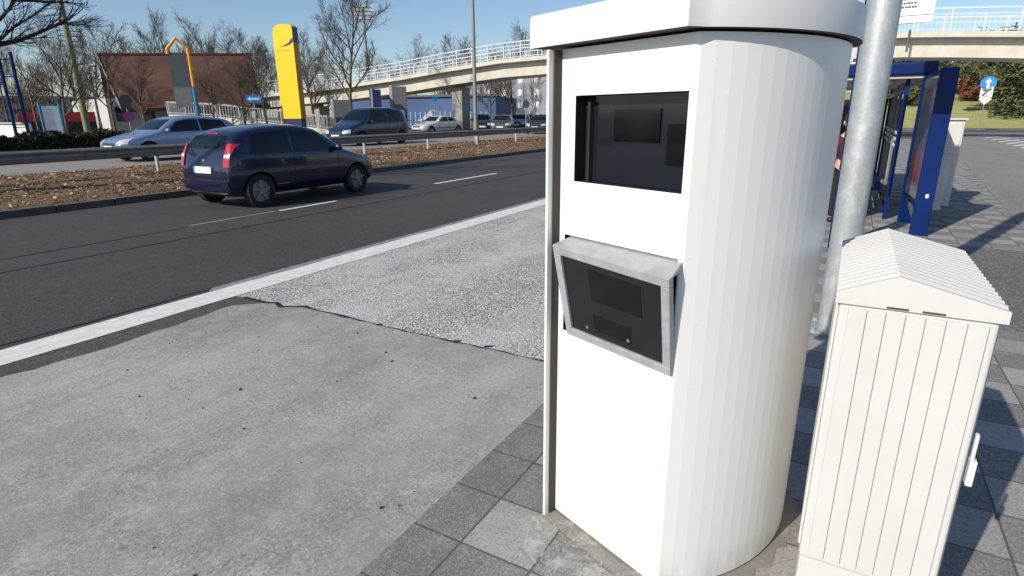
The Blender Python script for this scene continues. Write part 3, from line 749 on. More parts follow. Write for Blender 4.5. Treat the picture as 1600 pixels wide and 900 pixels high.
        if style == 'sedan':
            def tl(s, t): return Vector((-3.5, sgn*(W/2*(.52+.34*s)), .72*hs+.16*t))
        else:
            def tl(s, t): return Vector((-3.5, sgn*(W/2*(.70+.15*s)), (.78+.40*t)*hs))
        tlp = patch('taillight', MT['taillight'], tl, Vector((1, 0, 0)), 6, 8, .02, .06)
        if style == 'hatch':
            def tc(s, t): return Vector((-3.5, sgn*(W/2*(.71+.13*s)), (.935+.06*t)*hs))
            patch('reflector', MT['tail_clear'], tc, Vector((1, 0, 0)), 4, 2, .026, .03, tlp)
    a, c = S['ws']
    def wsf(s, t): return Vector((3.5, (W/2*(.80-.16*t))*(2*s-1), zt(a+.005)+.025+(zt(c)-zt(a)-.06)*t))
    patch('windscreen', MT['carglass'], wsf, Vector((-1, 0, 0)), 14, 6)
    a, c = S['rw']
    z_lo = zt(c)+.03; z_hi = zt(a)-.05
    def rwf(s, t): return Vector((-3.5, (W/2*(.66-.12*t))*(2*s-1), z_lo+(z_hi-z_lo)*t))
    rwin = patch('rear_window', MT['carglass'], rwf, Vector((1, 0, 0)), 14, 6)
    if style == 'hatch':
        wp = MB(); h = tree.ray_cast(Vector((-3.5, .1, z_lo+.04)), Vector((1, 0, 0)))[0]
        wp.bar(h+Vector((-.03, -.1, 0)), h+Vector((-.02, .26, .05)), .02, .015); wp.build('wiper', MT['dark'], rwin, local=True)
    def bp(s, t): return Vector((-3.5, W/2*.80*(2*s-1), .36*hs+.17*hs*t))
    patch('rear_bumper', paintc if style != 'van' else MT['dark'], bp, Vector((1, 0, 0)), 16, 4, .035, .03)
    def bl(s, t): return Vector((-3.5, W/2*.82*(2*s-1), .24*hs+.07*hs*t))
    patch('bumper_valance', MT['dark'], bl, Vector((1, 0, 0)), 16, 3, .02, .02)
    def gr(s, t): return Vector((3.5, W/2*.42*(2*s-1), .54*hs+.09*t))
    patch('grille', MT['dark'], gr, Vector((-1, 0, 0)), 10, 3, .010)
    def gr2(s, t): return Vector((3.5, W/2*.60*(2*s-1), .30*hs+.10*t))
    patch('air_intake', MT['dark'], gr2, Vector((-1, 0, 0)), 10, 3, .010)
    def lp(s, t): return Vector((-3.5, .26*(2*s-1), (.66 if style == 'hatch' else .60)*hs+.115*t))
    pl1 = patch('licence_plate', MT['plate'], lp, Vector((1, 0, 0)), 6, 3, .03, .02)
    if style == 'hatch':
        rp_ = random.Random(3)
        def bd(s, t): return Vector((-3.5, .26-.045*s, .66*hs+.115*t))
        patch('plate_band', MT['signblue'], bd, Vector((1, 0, 0)), 2, 2, .0325, .002, pl1)
        def hs1(s, t): return Vector((-3.5, W/2*.66*(2*s-1), .615*hs+.009*t))
        patch('hatch_seam', MT['black'], hs1, Vector((1, 0, 0)), 12, 1, .003, .01)
        def bdg(s, t): return Vector((-3.5, -.035+.07*s, .86*hs+.05*t))
        patch('badge', MT['chrome'], bdg, Vector((1, 0, 0)), 3, 3, .012, .01)
        def br3(s, t): return Vector((-3.5, -.16+.32*s, zt(S['rw'][0])-.025+.018*t))
        patch('brake_light', MT['taillight'], br3, Vector((1, 0, 0)), 6, 1, .012, .01)
    def fpp(s, t): return Vector((3.5, .26*(2*s-1), .43*hs+.11*t))
    patch('licence_plate', MT['plate'], fpp, Vector((-1, 0, 0)), 6, 3, .025, .02)
    return root
NAVY = carpaint((.005, .009, .042)); SILV = carpaint((.20, .29, .45)); DBLUE = carpaint((.008, .022, .06)); WHT = carpaint((.62, .62, .62)); BLK = carpaint((.014, .015, .018)); GRYC = carpaint((.10, .11, .13)); TEAL = carpaint((.015, .05, .06))
make_car('hatchback_car', 'dark navy hatchback driving away on the near lanes of the road', (8.50, 10.38, .0), 0, 3.86, 1.68, 'hatch', NAVY)
make_car('saloon_car', 'pale metallic blue car beyond the guardrail, half hidden by the navy hatchback', (12.55, 21.3, .246), math.pi, 4.4, 1.75, 'hatch', SILV, hs=.97)
make_car('people_carrier', 'dark blue people carrier coming the other way beyond the guardrail', (23.05, 21.75, .246), math.pi, 4.6, 1.80, 'van', DBLUE)

# ------------------------------------------------------------------ guardrail with its posts
YG = 16.5; gz = medz(YG)
gr = thing('guardrail', 'dark weathered steel guardrail running along the leafy median', 'guardrail', (15, YG, 0))
prof = [(0, .95), (-.012, .94), (-.075, .905), (-.08, .875), (-.02, .835), (-.015, .80), (-.02, .765), (-.08, .725), (-.075, .695), (-.012, .66), (0, .65), (.008, .66), (-.06, .70), (-.01, .80), (-.06, .90), (.004, .945)]
prof = [(YG+a, z) for a, z in prof]
b = MB(); n = len(prof)
for x in (-20, 75):
    b.v += [Vector((x, y, z)) for y, z in prof]
for i in range(n): q = (i+1) % n; b.f.append([i, q, n+q, n+i]); b.mi.append(0)
b.f.append(list(range(n))); b.f.append([n+i for i in range(n)][::-1]); b.mi += [0, 0]
bm_ = b.build('beam', MT['steel'], gr)
x = 5.15
while x < 70:
    b = MB(); b.box(x, x+.055, YG+.015, YG+.025, 0.05, .92); b.box(x, x+.055, YG+.095, YG+.105, 0.05, .92); b.box(x, x+.008, YG+.025, YG+.095, .05, .92); b.build('post', MT['galv'], gr)
    b = MB(); b.disc((x+.03, YG-.022, .80), (0, 1, 0), .02, .02, 8); b.build('bolt', MT['galv'], bm_); x += 4.02
# lamp post on the median
def lamp_post(name, label, x, y, z0, h, r, head=None):
    t = thing(name, label, 'lamp post', (x, y, z0))
    b = MB(); b.tube([(x, y, z0), (x, y, z0+1.1)], r*1.35, 16); b.tube([(x, y, z0+1.1), (x, y, z0+h)], [r, r*.62], 16); b.build('mast', MT['lamp'], t, smooth=False); auto_smooth(t.children[0])
    b = MB(); b.bar((x, y, z0+h), (x, y+head if head else y-1.2, z0+h+.1), .06, .06); b.ell((x, y+(head if head else -1.5), z0+h+.1), .16, .4, .09); b.build('lamp_head', MT['lamp'], t)
    return t
lp = at(744, 222, Y=18.2)
lamp_post('street_lamp', 'tall grey street lamp standing in the median behind the guardrail', lp.x, 18.2, .2, 9.5, .115)
sp = at(158, 200, d=46)
lamp_post('street_lamp', 'short thin street lamp beside the brown roofed building', sp.x, sp.y, .25, at(150, 106, d=46).z-.25, .07, -.5)

# ------------------------------------------------------------------ footbridge at X = 44
br = thing('footbridge', 'long pale concrete footbridge with white railings crossing the road', 'footbridge', (44, 20, 0))
DZ = [(-40, 4.9), (-20, 5.4), (-8.2, 5.72), (-4.4, 5.98), (-1.3, 6.14), (8, 6.24), (18, 6.2), (26, 5.98), (32, 5.50), (36, 5.10), (42.8, 4.60), (49.5, 4.25), (60, 3.75), (76, 3.05), (90, 2.4)]
dz = lambda y: fl(y, DZ)
ys_ = [-40+i*2. for i in range(66)]
def ribbon(mb, x0, x1, za, zb):
    for y0, y1 in zip(ys_, ys_[1:]):
        a0, a1 = dz(y0), dz(y1)
        mb.hexa([(x0, y0, a0+za), (x1, y0, a0+za), (x1, y1, a1+za), (x0, y1, a1+za)], [(x0, y0, a0+zb), (x1, y0, a0+zb), (x1, y1, a1+zb), (x0, y1, a1+zb)])
def ribbon2(mb, x0, x1, za, zb):
    o = len(mb.v)
    for y in ys_:
        a = dz(y); mb.v += [Vector((x0, y, a+za)), Vector((x1, y, a+za)), Vector((x1, y, a+zb)), Vector((x0, y, a+zb))]
    for i in range(len(ys_)-1):
        for j in range(4): q = (j+1) % 4; mb.f.append([o+i*4+j, o+(i+1)*4+j, o+(i+1)*4+q, o+i*4+q]); mb.mi.append(0)
    e = o+(len(ys_)-1)*4; mb.f += [[o, o+1, o+2, o+3], [e+3, e+2, e+1, e]]; mb.mi += [0, 0]
b = MB(); ribbon2(b, 43.2, 47.2, -.30, 0); b.build('deck', MT['con_light'], br)
b = MB(); ribbon2(b, 43.8, 46.6, -1.34, -.301); b.build('beam', MT['con_light'], br)
for X_r in (43.3, 47.1):
    b = MB()
    for za, zw in ((1.22, .07), (.92, .05), (.10, .04)):
        for y0, y1 in zip(ys_, ys_[1:]): b.bar((X_r, y0, dz(y0)+za), (X_r, y1, dz(y1)+za), .05, zw)
    y = -38.
    while y < 88:
        if X_r < 44: b.bar((X_r, y, dz(y)+.1), (X_r, y, dz(y)+.92), .016, .016)
        y += .22
    y = -38.; i = 0
    while y < 88:
        b.bar((X_r, y, dz(y)), (X_r, y, dz(y)+(1.22 if i % 2 == 0 else .92)), .075, .075); y += 1.55; i += 1
    b.build('railing', MT['rail'], br)
for (y, wd) in ((31.2, 1.05), (49.3, 1.2), (12.9, 1.1), (-14.5, 1.1)):
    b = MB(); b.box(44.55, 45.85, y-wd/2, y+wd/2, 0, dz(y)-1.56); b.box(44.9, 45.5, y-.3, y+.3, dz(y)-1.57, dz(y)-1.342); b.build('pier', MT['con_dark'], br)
for y in (-2.0,): 
    b = MB(); q = dz(y)
    b.tube([(43.15, y, q-1.1), (43.15, y, q+.1)], .06, 8); b.bar((43.15, y, q-.35), (44.2, y, q-1.0), .06, .06); b.build('drain_pipe', MT['grey'], br)

# spiral access ramp at the left end of the bridge
A0 = at(262, 172, d=62); A1 = at(345, 176, d=58); A2 = at(520, 196, d=52)
rp = thing('access_ramp', 'low pale ramp with white bar railings in front of the brown roofed building', 'ramp', (A1.x, A1.y, .25))
b = MB(); back = Vector((.55, .83, 0))*2.4
pts = [A0, A1, A2]
for p, q in zip(pts, pts[1:]):
    z1, z2 = p.z-1.0+.9, q.z-1.0+.9
    b.hexa([Vector((p.x, p.y, .25)), Vector((q.x, q.y, .25)), Vector((q.x, q.y, .25))+back, Vector((p.x, p.y, .25))+back],
           [Vector((p.x, p.y, max(.3, p.z-.35))), Vector((q.x, q.y, max(.3, q.z-.35))), Vector((q.x, q.y, max(.3, q.z-.35)))+back, Vector((p.x, p.y, max(.3, p.z-.35)))+back])
b.build('ramp_slab', MT['con_light'], rp)
b = MB()
for off in (Vector((0, 0, 0)), back):
    for p, q in zip(pts, pts[1:]):
        p2, q2 = p+off, q+off; pz, qz = max(.3, p.z-.35), max(.3, q.z-.35)
        b.bar((p2.x, p2.y, pz+1.05), (q2.x, q2.y, qz+1.05), .07, .08); b.bar((p2.x, p2.y, pz+.15), (q2.x, q2.y, qz+.15), .05, .05)
        n = int((q-p).length/.28)
        for i in range(n+1):
            t = i/n; r = p2.lerp(q2, t); z = pz+(qz-pz)*t; wv = .09 if i % 7 == 0 else .035; b.bar((r.x, r.y, z), (r.x, r.y, z+1.05), wv, wv)
b.build('railing', MT['ramprail'], rp)

# ------------------------------------------------------------------ buildings
def bpt(px, py, d): v = at(px, py, d=d); return v
def facade(root, a, bq, depth, z0, z1, m, rows=None, cols=None, wm=None, ww=.6, wh=.6):
    a = Vector((a[0], a[1], 0)); bq = Vector((bq[0], bq[1], 0)); u = (bq-a).normalized(); nb = Vector((-u.y, u.x, 0))
    if nb.dot(a) < 0: nb = -nb
    mb = MB(); up = lambda p, z: Vector((p.x, p.y, z))
    mb.hexa([up(a, z0), up(bq, z0), up(bq+nb*depth, z0), up(a+nb*depth, z0)], [up(a, z1), up(bq, z1), up(bq+nb*depth, z1), up(a+nb*depth, z1)])
    mb.build('wall', m, root)
    if rows:
        ln = (bq-a).length
        for r in range(rows):
            for c in range(cols):
                cx_ = ln*(c+.5)/cols; hw = ln/cols*ww/2; zc = z0+(z1-z0)*(r+.55)/rows; hh = (z1-z0)/rows*wh/2
                p, q = a+u*(cx_-hw)-nb*.06, a+u*(cx_+hw)-nb*.06; m2 = MB()
                m2.hexa([up(p, zc-hh), up(q, zc-hh), up(q+nb*.055, zc-hh), up(p+nb*.055, zc-hh)], [up(p, zc+hh), up(q, zc+hh), up(q+nb*.055, zc+hh), up(p+nb*.055, zc+hh)])
                m2.build('window', wm or MT['window'], root)
    return u, nb
# hall with the big red-brown tiled roof
dA = 66
a = bpt(168, 172, dA); c = bpt(392, 172, dA+4)
hall = thing('hall', 'hall under a huge steep red brown tiled roof above low pale walls', 'building', (a.x, a.y, .25))
u = (Vector((c.x, c.y, 0))-Vector((a.x, a.y, 0))).normalized(); nb = Vector((-u.y, u.x, 0)); nb = nb if nb.dot(a) > 0 else -nb
facade(hall, a, c, 14, .25, 3.4, MT['wallwhite'], 1, 6, None, .5, .4)
ra, rb_ = bpt(152, 86, dA+9), bpt(392, 86, dA+12)
e0 = at(190, 170, d=dA-1.5); e1 = Vector((c.x, c.y, 2.9))-nb*.9+u*1.
r0 = Vector((ra.x, ra.y, ra.z)); r1 = Vector((rb_.x, rb_.y, rb_.z))
r1 = Vector((rb_.x, rb_.y, rb_.z)); bk0, bk1 = Vector((r0.x, r0.y, 2.9))+nb*.5, Vector((r1.x, r1.y, 2.9))+nb*.5; th = Vector((0, 0, .3))
b = MB(); b.add([e0, e1, r1, r0, e0-th, e1-th, r1-th, r0-th, bk0, bk1], [(0, 1, 2, 3), (7, 6, 5, 4), (0, 4, 5, 1), (1, 5, 6, 2), (3, 7, 4, 0), (3, 2, 9, 8)])
rf_ = b.build('roof', MT['roof'], hall)
b = MB(); b.tube([r0+Vector((0, 0, .05)), r1+Vector((0, 0, .05))], .18, 8); b.build('ridge', MT['roof'], rf_)
b = MB(); b.bar(e0+Vector((0, 0, .0))-u*.05, r0-u*.05, .08, .22); b.build('verge_board', MT['con_dark'], rf_)
# pavilion with red fascia
a, c = bpt(30, 190, 58), bpt(150, 187, 58)
pv = thing('pavilion', 'low dark pavilion with a long red fascia behind the hedge', 'building', (a.x, a.y, .25))
facade(pv, a, c, 5, .25, at(90, 187, d=58).z+.2, MT['grey'], 1, 7, MT['window'], .8, .6)
b = MB(); zb, zt_ = at(90, 190, d=57).z, at(90, 175, d=57).z
b.bar(Vector((a.x*.98, a.y*.98, (zb+zt_)/2)), Vector((c.x*.98, c.y*.98, (zb+zt_)/2)), .3, zt_-zb); b.build('fascia', MT['red'], pv)
a, c = bpt(-20, 200, 60), bpt(41, 200, 50)
t = thing('garden_wall', 'short bright white wall behind the hedge at the blue posts', 'wall', (a.x, a.y, .25))
facade(t, a, c, .3, .25, at(20, 193, d=54).z, MT['signwhite'])
b = MB(); b.bar(Vector((a.x, a.y, at(20, 193, d=54).z+.04)), Vector((c.x, c.y, at(20, 193, d=54).z+.04)), .4, .07); b.build('coping', MT['wallwhite'], t)
# blue clad hall, pale hall
a, c = bpt(525, 190, 82), bpt(775, 190, 74)
t = thing('warehouse', 'long blue clad warehouse seen beneath the footbridge', 'building', (a.x, a.y, .25))
zt_ = at(650, 152, d=78).z; facade(t, a, c, 12, .25, zt_, MT['blue2'])
b = MB(); b.bar(Vector((a.x, a.y, zt_+.1)), Vector((c.x, c.y, zt_+.1)), .5, .25); b.build('roof_edge', MT['grey'], t)
# low light-blue fence panels before it
a, c = bpt(560, 186, 72), bpt(760, 186, 66)
t = thing('site_fence', 'light blue mesh fence in front of the blue warehouse', 'fence', (a.x, a.y, .25))
b = MB(); n = 26
for i in range(n+1):
    p = Vector((a.x, a.y, 0)).lerp(Vector((c.x, c.y, 0)), i/n); b.bar((p.x, p.y, .25), (p.x, p.y, 2.05), .06, .06)
b.build('posts_row', MT['rail'], t); b = MB()
for z in (.45, .8, 1.15, 1.5, 1.9): b.bar((a.x, a.y, z), (c.x, c.y, z), .03, .04)
b.build('mesh_panel', MT['signblue'], t)
a, c = bpt(690, 190, 105), bpt(905, 190, 90)
t = thing('office_block', 'pale grey office block with small white framed windows behind bare trees', 'building', (a.x, a.y, .25))
facade(t, a, c, 14, .25, at(800, 118, d=98).z, MT['wallgrey'], 4, 9, MT['signwhite'], .3, .5)
a, c = bpt(-60, 180, 130), bpt(160, 180, 130)
t = thing('apartment_block', 'grey block far behind the bare trees and the green mast', 'building', (a.x, a.y, .25))
facade(t, a, c, 14, .25, at(50, 150, d=130).z, MT['con_dark'], 3, 12, MT['window'], .5, .5)
# right hand far buildings
a, c = at(1392, 96, d=125), at(1462, 96, d=125)
t = thing('glass_hall', 'white framed glass building between the footbridge and the blue shelter roof', 'building', (a.x, a.y, 4))
u, nb = facade(t, (a.x, a.y), (c.x, c.y), 8, 4, at(1430, 84, d=125).z+.8, MT['signwhite'], 5, 9, MT['signblue'], .6, .45)
a, c = at(1553, 96, d=260), at(1580, 96, d=260)
t = thing('tower_block', 'distant grey glass tower block above the conifers', 'building', (a.x, a.y, 4))
facade(t, (a.x, a.y), (c.x, c.y), 10, 4, at(1565, 86, d=260).z, MT['wallgrey'], 8, 5, MT['window'], .6, .5)

# ------------------------------------------------------------------ pylons, masts, signs
p = at(450, 190, Y=33); sgn_ = thing('yellow_pylon', 'tall bright yellow sign pylon with a dark blue swoosh and blue foot', 'sign', (p.x, p.y, .25))
yh = 7.35; w_, dd = 1.42, .62
# faces the camera a little; main face normal toward (-.78,-.62), narrow side on the right
nA = Vector((math.cos(R(198)), math.sin(R(198)), 0)); uA = Vector((-nA.y, nA.x, 0)); uA = uA if uA.dot(Vector((math.sin(R(50)), -math.cos(R(50)), 0))) > 0 else -uA
base = Vector((27.75, 33., 0))-uA*.72
def pyl(s, e, z): return base+uA*s-nA*e+Vector((0, 0, z))
prof = [(0, 1.52), (w_, 1.52), (w_, yh-.12), (w_-.10, yh-.03), (w_-.35, yh), (.55, yh+.02), (.22, yh-.06), (.06, yh-.28), (0, yh-.7)]
b = MB(); n = len(prof)
b.v += [pyl(s, 0, z) for s, z in prof]+[pyl(s, dd, z) for s, z in prof]
b.f += [list(range(n)), [n+i for i in range(n-1, -1, -1)]]; b.mi += [0, 0]
for i in range(n): q = (i+1) % n; b.f.append([i, n+i, n+q, q]); b.mi.append(1 if i == 1 else 0)  # narrow side's shade is painted in with the darker yellow
bd = b.build('panel', [MT['yellow'], MT['yellow_dark']], sgn_)
b = MB(); b.hexa([pyl(.03, .03, .25), pyl(w_-.03, .03, .25), pyl(w_-.03, dd-.03, .25), pyl(.03, dd-.03, .25)], [pyl(.03, .03, 1.519), pyl(w_-.03, .03, 1.519), pyl(w_-.03, dd-.03, 1.519), pyl(.03, dd-.03, 1.519)]); b.build('foot', MT['navy'], sgn_)
b = MB(); sw = [(.40, yh-1.32), (.80, yh-1.24), (1.10, yh-1.08), (w_-.12, yh-.86), (w_-.02, yh-.82), (w_-.02, yh-1.05), (1.18, yh-1.2), (.85, yh-1.30)]
b.add([pyl(s, -.012, z) for s, z in sw], [list(range(len(sw)))]); b.hexa([pyl(w_+.004, -.01, yh-1.02), pyl(w_+.02, -.01, yh-1.02), pyl(w_+.02, dd+.01, yh-1.12), pyl(w_+.004, dd+.01, yh-1.12)], [pyl(w_+.004, -.01, yh-.14), pyl(w_+.02, -.01, yh-.14), pyl(w_+.02, dd+.01, yh-.14), pyl(w_+.004, dd+.01, yh-.14)])
b.build('swoosh', MT['navy'], bd)
b = MB(); b.hexa([pyl(.14, -.012, yh-1.60), pyl(1.10, -.012, yh-1.56), pyl(1.10, -.001, yh-1.56), pyl(.14, -.001, yh-1.60)], [pyl(.14, -.012, yh-1.565), pyl(1.10, -.012, yh-1.53), pyl(1.10, -.001, yh-1.53), pyl(.14, -.001, yh-1.565)])
b.build('stripe', MT['yellow_dark'], bd)
# grey totem with orange arch
dT = 42; q0, q1 = at(311, 190, d=dT), at(278, 190, d=dT)
tot = thing('totem_sign', 'grey panel totem framed by a bent orange and teal tube', 'sign', (q0.x, q0.y, .25))
uT = Vector((q0.x-q1.x, q0.y-q1.y, 0)).normalized(); cT = Vector((q1.x, q1.y, 0))
wT = (Vector((q0.x, q0.y, 0))-cT).length
zt_ = at(272, 60, d=dT).z; zs_ = at(290, 75, d=dT).z; zm = at(300, 135, d=dT).z; ztop = at(270, 82, d=dT).z; zmid = at(285, 136, d=dT).z; zbot = at(290, 167, d=dT).z
sx = lambda s, z: cT+uT*s+Vector((0, 0, z))
b = MB(); b.tube([sx(wT, zm), sx(wT, zs_), sx(wT*.50, zt_), sx(wT*.05, zs_-.1), sx(wT*.05, ztop-.1)], .10, 10); b.build('arch', MT['orange'], tot)
b = MB(); b.tube([sx(wT, .25), sx(wT, zm-.002)], .13, 10); b.build('post', MT['steelblue'], tot)
nT = Vector((-uT.y, uT.x, 0))*.06
def slab(mb, s0, s1, z0, z1): mb.hexa([sx(s0, z0)-nT, sx(s1, z0)-nT, sx(s1, z0)+nT, sx(s0, z0)+nT], [sx(s0, z1)-nT, sx(s1, z1)-nT, sx(s1, z1)+nT, sx(s0, z1)+nT])
b = MB(); slab(b, .05, wT*.86, zmid+.01, ztop); b.build('panel', MT['grey'], tot)
b = MB(); slab(b, .05, wT*.86, zbot, zmid-.01); b.build('panel', MT['lamp'], tot)
b = MB(); slab(b, -.1, wT*1.5, .25, .9); b.build('foot', MT['signback'], tot)
# tall green mast
g0 = at(136, 200, d=46); g1 = at(97, 0, d=46)
t = thing('green_mast', 'tall pale green mast rising out of the frame beside the bare trees', 'mast', (g0.x, g0.y, .25))
b = MB(); b.tube([(g0.x, g0.y, .25), (g0.x, g0.y, 14)], [.20, .12], 12); b.build('mast', MT['bark_green'], t); auto_smooth(t.children[0])
b = MB(); b.tube([(g0.x, g0.y, 3.4), (g0.x, g0.y, 3.6)], .22, 12); b.build('collar', MT['lamp'], t)
# floodlight masts
def flood(label, px, ptop, pbase, d, wpx, hpx):
    q = at(px, pbase, d=d); top = at(px, ptop, d=d).z; s = d/F
    t = thing('floodlight_mast', label, 'floodlight', (q.x, q.y, .25))
    b = MB(); 
    b.tube([(q.x, q.y, .25), (q.x, q.y, top)], [.45, .25], 8); b.build('mast', MT['lamp'], t)
    dirp = Vector((q.y, -q.x, 0)).normalized(); hw, hh = wpx*s/2, hpx*s
    b = MB()
    for r in range(4):
        z = top-hh*r/3.5; b.bar(Vector((q.x, q.y, z))-dirp*hw, Vector((q.x, q.y, z))+dirp*hw, .2, .2)
    for k_ in (-1, 0, 1): b.bar(Vector((q.x, q.y, top-hh))+dirp*hw*k_*.9, Vector((q.x, q.y, top+.2))+dirp*hw*k_*.9, .15, .15)
    b.build('lamp_frame', MT['lamp'], t)
    for r in range(4):
        b = MB()
        for k_ in range(7):
            c_ = Vector((q.x, q.y, top-hh*r/3.5+.35))+dirp*hw*(k_/3-1); b.disc(c_, Vector((q.x, q.y, 4)), hw/9, .3, 10)
        b.build('lamp_row', MT['signwhite'], t)
flood('thin floodlight mast behind the tall bare tree by the bridge', 580, 12, 185, 150, 24, 18)
flood('floodlight mast half hidden by twigs next to the green mast', 136, 50, 185, 150, 24, 20)
# blue twin posts at the far left, info stele
t0 = at(24, 205, d=44)
t = thing('flag_posts', 'pair of slanting tall blue posts behind the white wall', 'posts', (t0.x, t0.y, .25))
dirp = Vector((t0.y, -t0.x, 0)).normalized()
b = MB()
for s in (0, .55): b.tube([t0+dirp*(s-.0)-Vector((0, 0, t0.z-.25)), Vector((t0.x, t0.y, 5.2))+dirp*(s+.05)], .085, 10)
b.build('post_pair', MT['blue'], t)
b = MB(); z = 1.2
while z < 5: b.bar(Vector((t0.x, t0.y, z)), Vector((t0.x, t0.y, z))+dirp*.55, .05, .05); z += .9
b.build('crossbar', MT['blue'], t)
t0 = at(86, 205, d=40); z1 = at(86, 161, d=40).z; t = thing('info_board', 'narrow white information board between two blue posts', 'sign', (t0.x, t0.y, .25)); dirp = Vector((t0.y, -t0.x, 0)).normalized(); hw = .42
for s in (-1, 1):
    b = MB(); b.bar(Vector((t0.x, t0.y, .25))+dirp*s*hw, Vector((t0.x, t0.y, z1))+dirp*s*hw, .1, .1); b.build('post', MT['steelblue'], t)
b = MB(); b.bar(Vector((t0.x, t0.y, z1-1.1))-dirp*hw*.85, Vector((t0.x, t0.y, z1-1.1))+dirp*hw*.85, .06, 1.9); b.build('board', MT['signwhite'], t)
# road signs
def sign_post(name, label, px, pb, pt, d, cat='road sign', z0=.25):
    q = at(px, pb, d=d); t = thing(name, label, cat, (q.x, q.y, z0)); zt2 = at(px, pt, d=d).z
    b = MB(); b.tube([(q.x, q.y, z0), (q.x, q.y, zt2)], .04, 8); b.build('post', MT['lamp'], t)
    to = Vector((-q.x, -q.y, 0)).normalized(); rt = Vector((to.y, -to.x, 0)); rt = rt if rt.dot(Vector((q.y, -q.x, 0))) > 0 else -rt
    return t, Vector((q.x, q.y, 0)), to, rt, F/d*1.0
def plate_poly(o_, to, rt, pts, z, e0, e1):
    b = MB(); n = len(pts)
    b.v += [o_+rt*x+to*e0+Vector((0, 0, z+y)) for x, y in pts]+[o_+rt*x+to*e1+Vector((0, 0, z+y)) for x, y in pts]
    b.f += [list(range(n)), [n+i for i in range(n-1, -1, -1)]]; b.mi += [0, 0]
    for i in range(n): q = (i+1) % n; b.f.append([i, n+i, n+q, q]); b.mi.append(0)
    return b
def circ(r, n=20): return [(r*math.cos(2*math.pi*i/n), r*math.sin(2*math.pi*i/n)) for i in range(n)]
def rc_(w, h): return [(-w/2, -h/2), (w/2, -h/2), (w/2, h/2), (-w/2, h/2)]
t, o_, to, rt, s = sign_post('one_way_sign', 'blue rectangular sign with a white arrow pointing left', 402, 200, 146, 40)
z = at(402, 154.5, d=40).z
pl_ = plate_poly(o_, to, rt, rc_(.85, .40), z, .05, .07).build('sign_plate', MT['signblue'], t)
plate_poly(o_, to, rt, [(-.35, 0), (-.18, .12), (-.18, .05), (.33, .05), (.33, -.05), (-.18, -.05), (-.18, -.12)], z, .072, .078).build('arrow', MT['signwhite'], pl_)
t, o_, to, rt, s = sign_post('stop_ban_sign', 'purple round no stopping disc below a black round sign back', 206, 208, 150, 38)
plate_poly(o_, to, rt, circ(.26), at(207, 182, d=38).z, .05, .07).build('sign_disc', MT['purple'], t)
plate_poly(o_, to, rt, circ(.30), at(204, 157, d=38).z, .05, .07).build('sign_disc', MT['signback'], t)
plate_poly(o_, to, rt, rc_(.46, .3), at(204, 166, d=38).z, .072, .08).build('sign_plate', MT['signback'], t)
t, o_, to, rt, s = sign_post('round_sign_back', 'dark round sign back on a thin post in front of the ramp', 343, 205, 148, 36)
plate_poly(o_, to, rt, [(x*.5, y) for x, y in circ(.30)], at(341, 155, d=36).z, .04, .06).build('sign_disc', MT['signback'], t)
t, o_, to, rt, s = sign_post('cycle_path_sign', 'blue round sign on a thin post beside the bridge pier', 681, 205, 150, 50)
plate_poly(o_, to, rt, circ(.24), at(681, 155.5, d=50).z, .05, .07).build('sign_disc', MT['signblue'], t)
t, o_, to, rt, s = sign_post('bus_lane_sign', 'dark round sign back above a small plate near the parked cars', 822, 205, 158, 44)
plate_poly(o_, to, rt, circ(.26), at(822, 163, d=44).z, .05, .07).build('sign_disc', MT['signback'], t)
plate_poly(o_, to, rt, rc_(.3, .28), at(822, 169.5, d=44).z, .05, .07).build('sign_plate', MT['lamp'], t)
# grey free-standing panels under the bridge
def board(label, px0, px1, pt, pb, d, m, name='advert_panel', edge=True):
    q = at((px0+px1)/2, 200, d=d); s = d/F*1.04; w2 = (px1-px0)*s/2; z1, z0 = at((px0+px1)/2, pt, d=d).z, at((px0+px1)/2, pb, d=d).z
    t = thing(name, label, 'sign', (q.x, q.y, .25)); dirp = Vector((q.y, -q.x, 0)).normalized(); q0 = Vector((q.x, q.y, 0))
    b = MB(); b.bar(q0-dirp*w2+Vector((0, 0, (z0+z1)/2)), q0+dirp*w2+Vector((0, 0, (z0+z1)/2)), .25, z1-z0); b.build('panel', m, t, bevel=.03)
    b = MB()
    for k_ in (-1, 1): b.bar(q0+dirp*w2*k_*.8+Vector((0, 0, .25)), q0+dirp*w2*k_*.8+Vector((0, 0, z0+.01)), .12, .12)
    b.build('leg', MT['signback'], t)
    if edge:
        b = MB(); b.bar(q0-dirp*(w2+.06)+Vector((0, 0, z0)), q0-dirp*(w2+.06)+Vector((0, 0, z1+.05)), .28, .1); b.build('edge_post', MT['lamp'], t)
    return t
board('wide grey panel low beside the tall bare tree trunk', 526, 547, 156, 184, 46, MT['grey'])
board('tall grey panel hanging close under the bridge beam', 617, 637, 135, 172, 46, MT['grey'])
board('narrow dark rounded panel left of the tall grey panel', 586, 598, 140, 170, 45, MT['navy'])
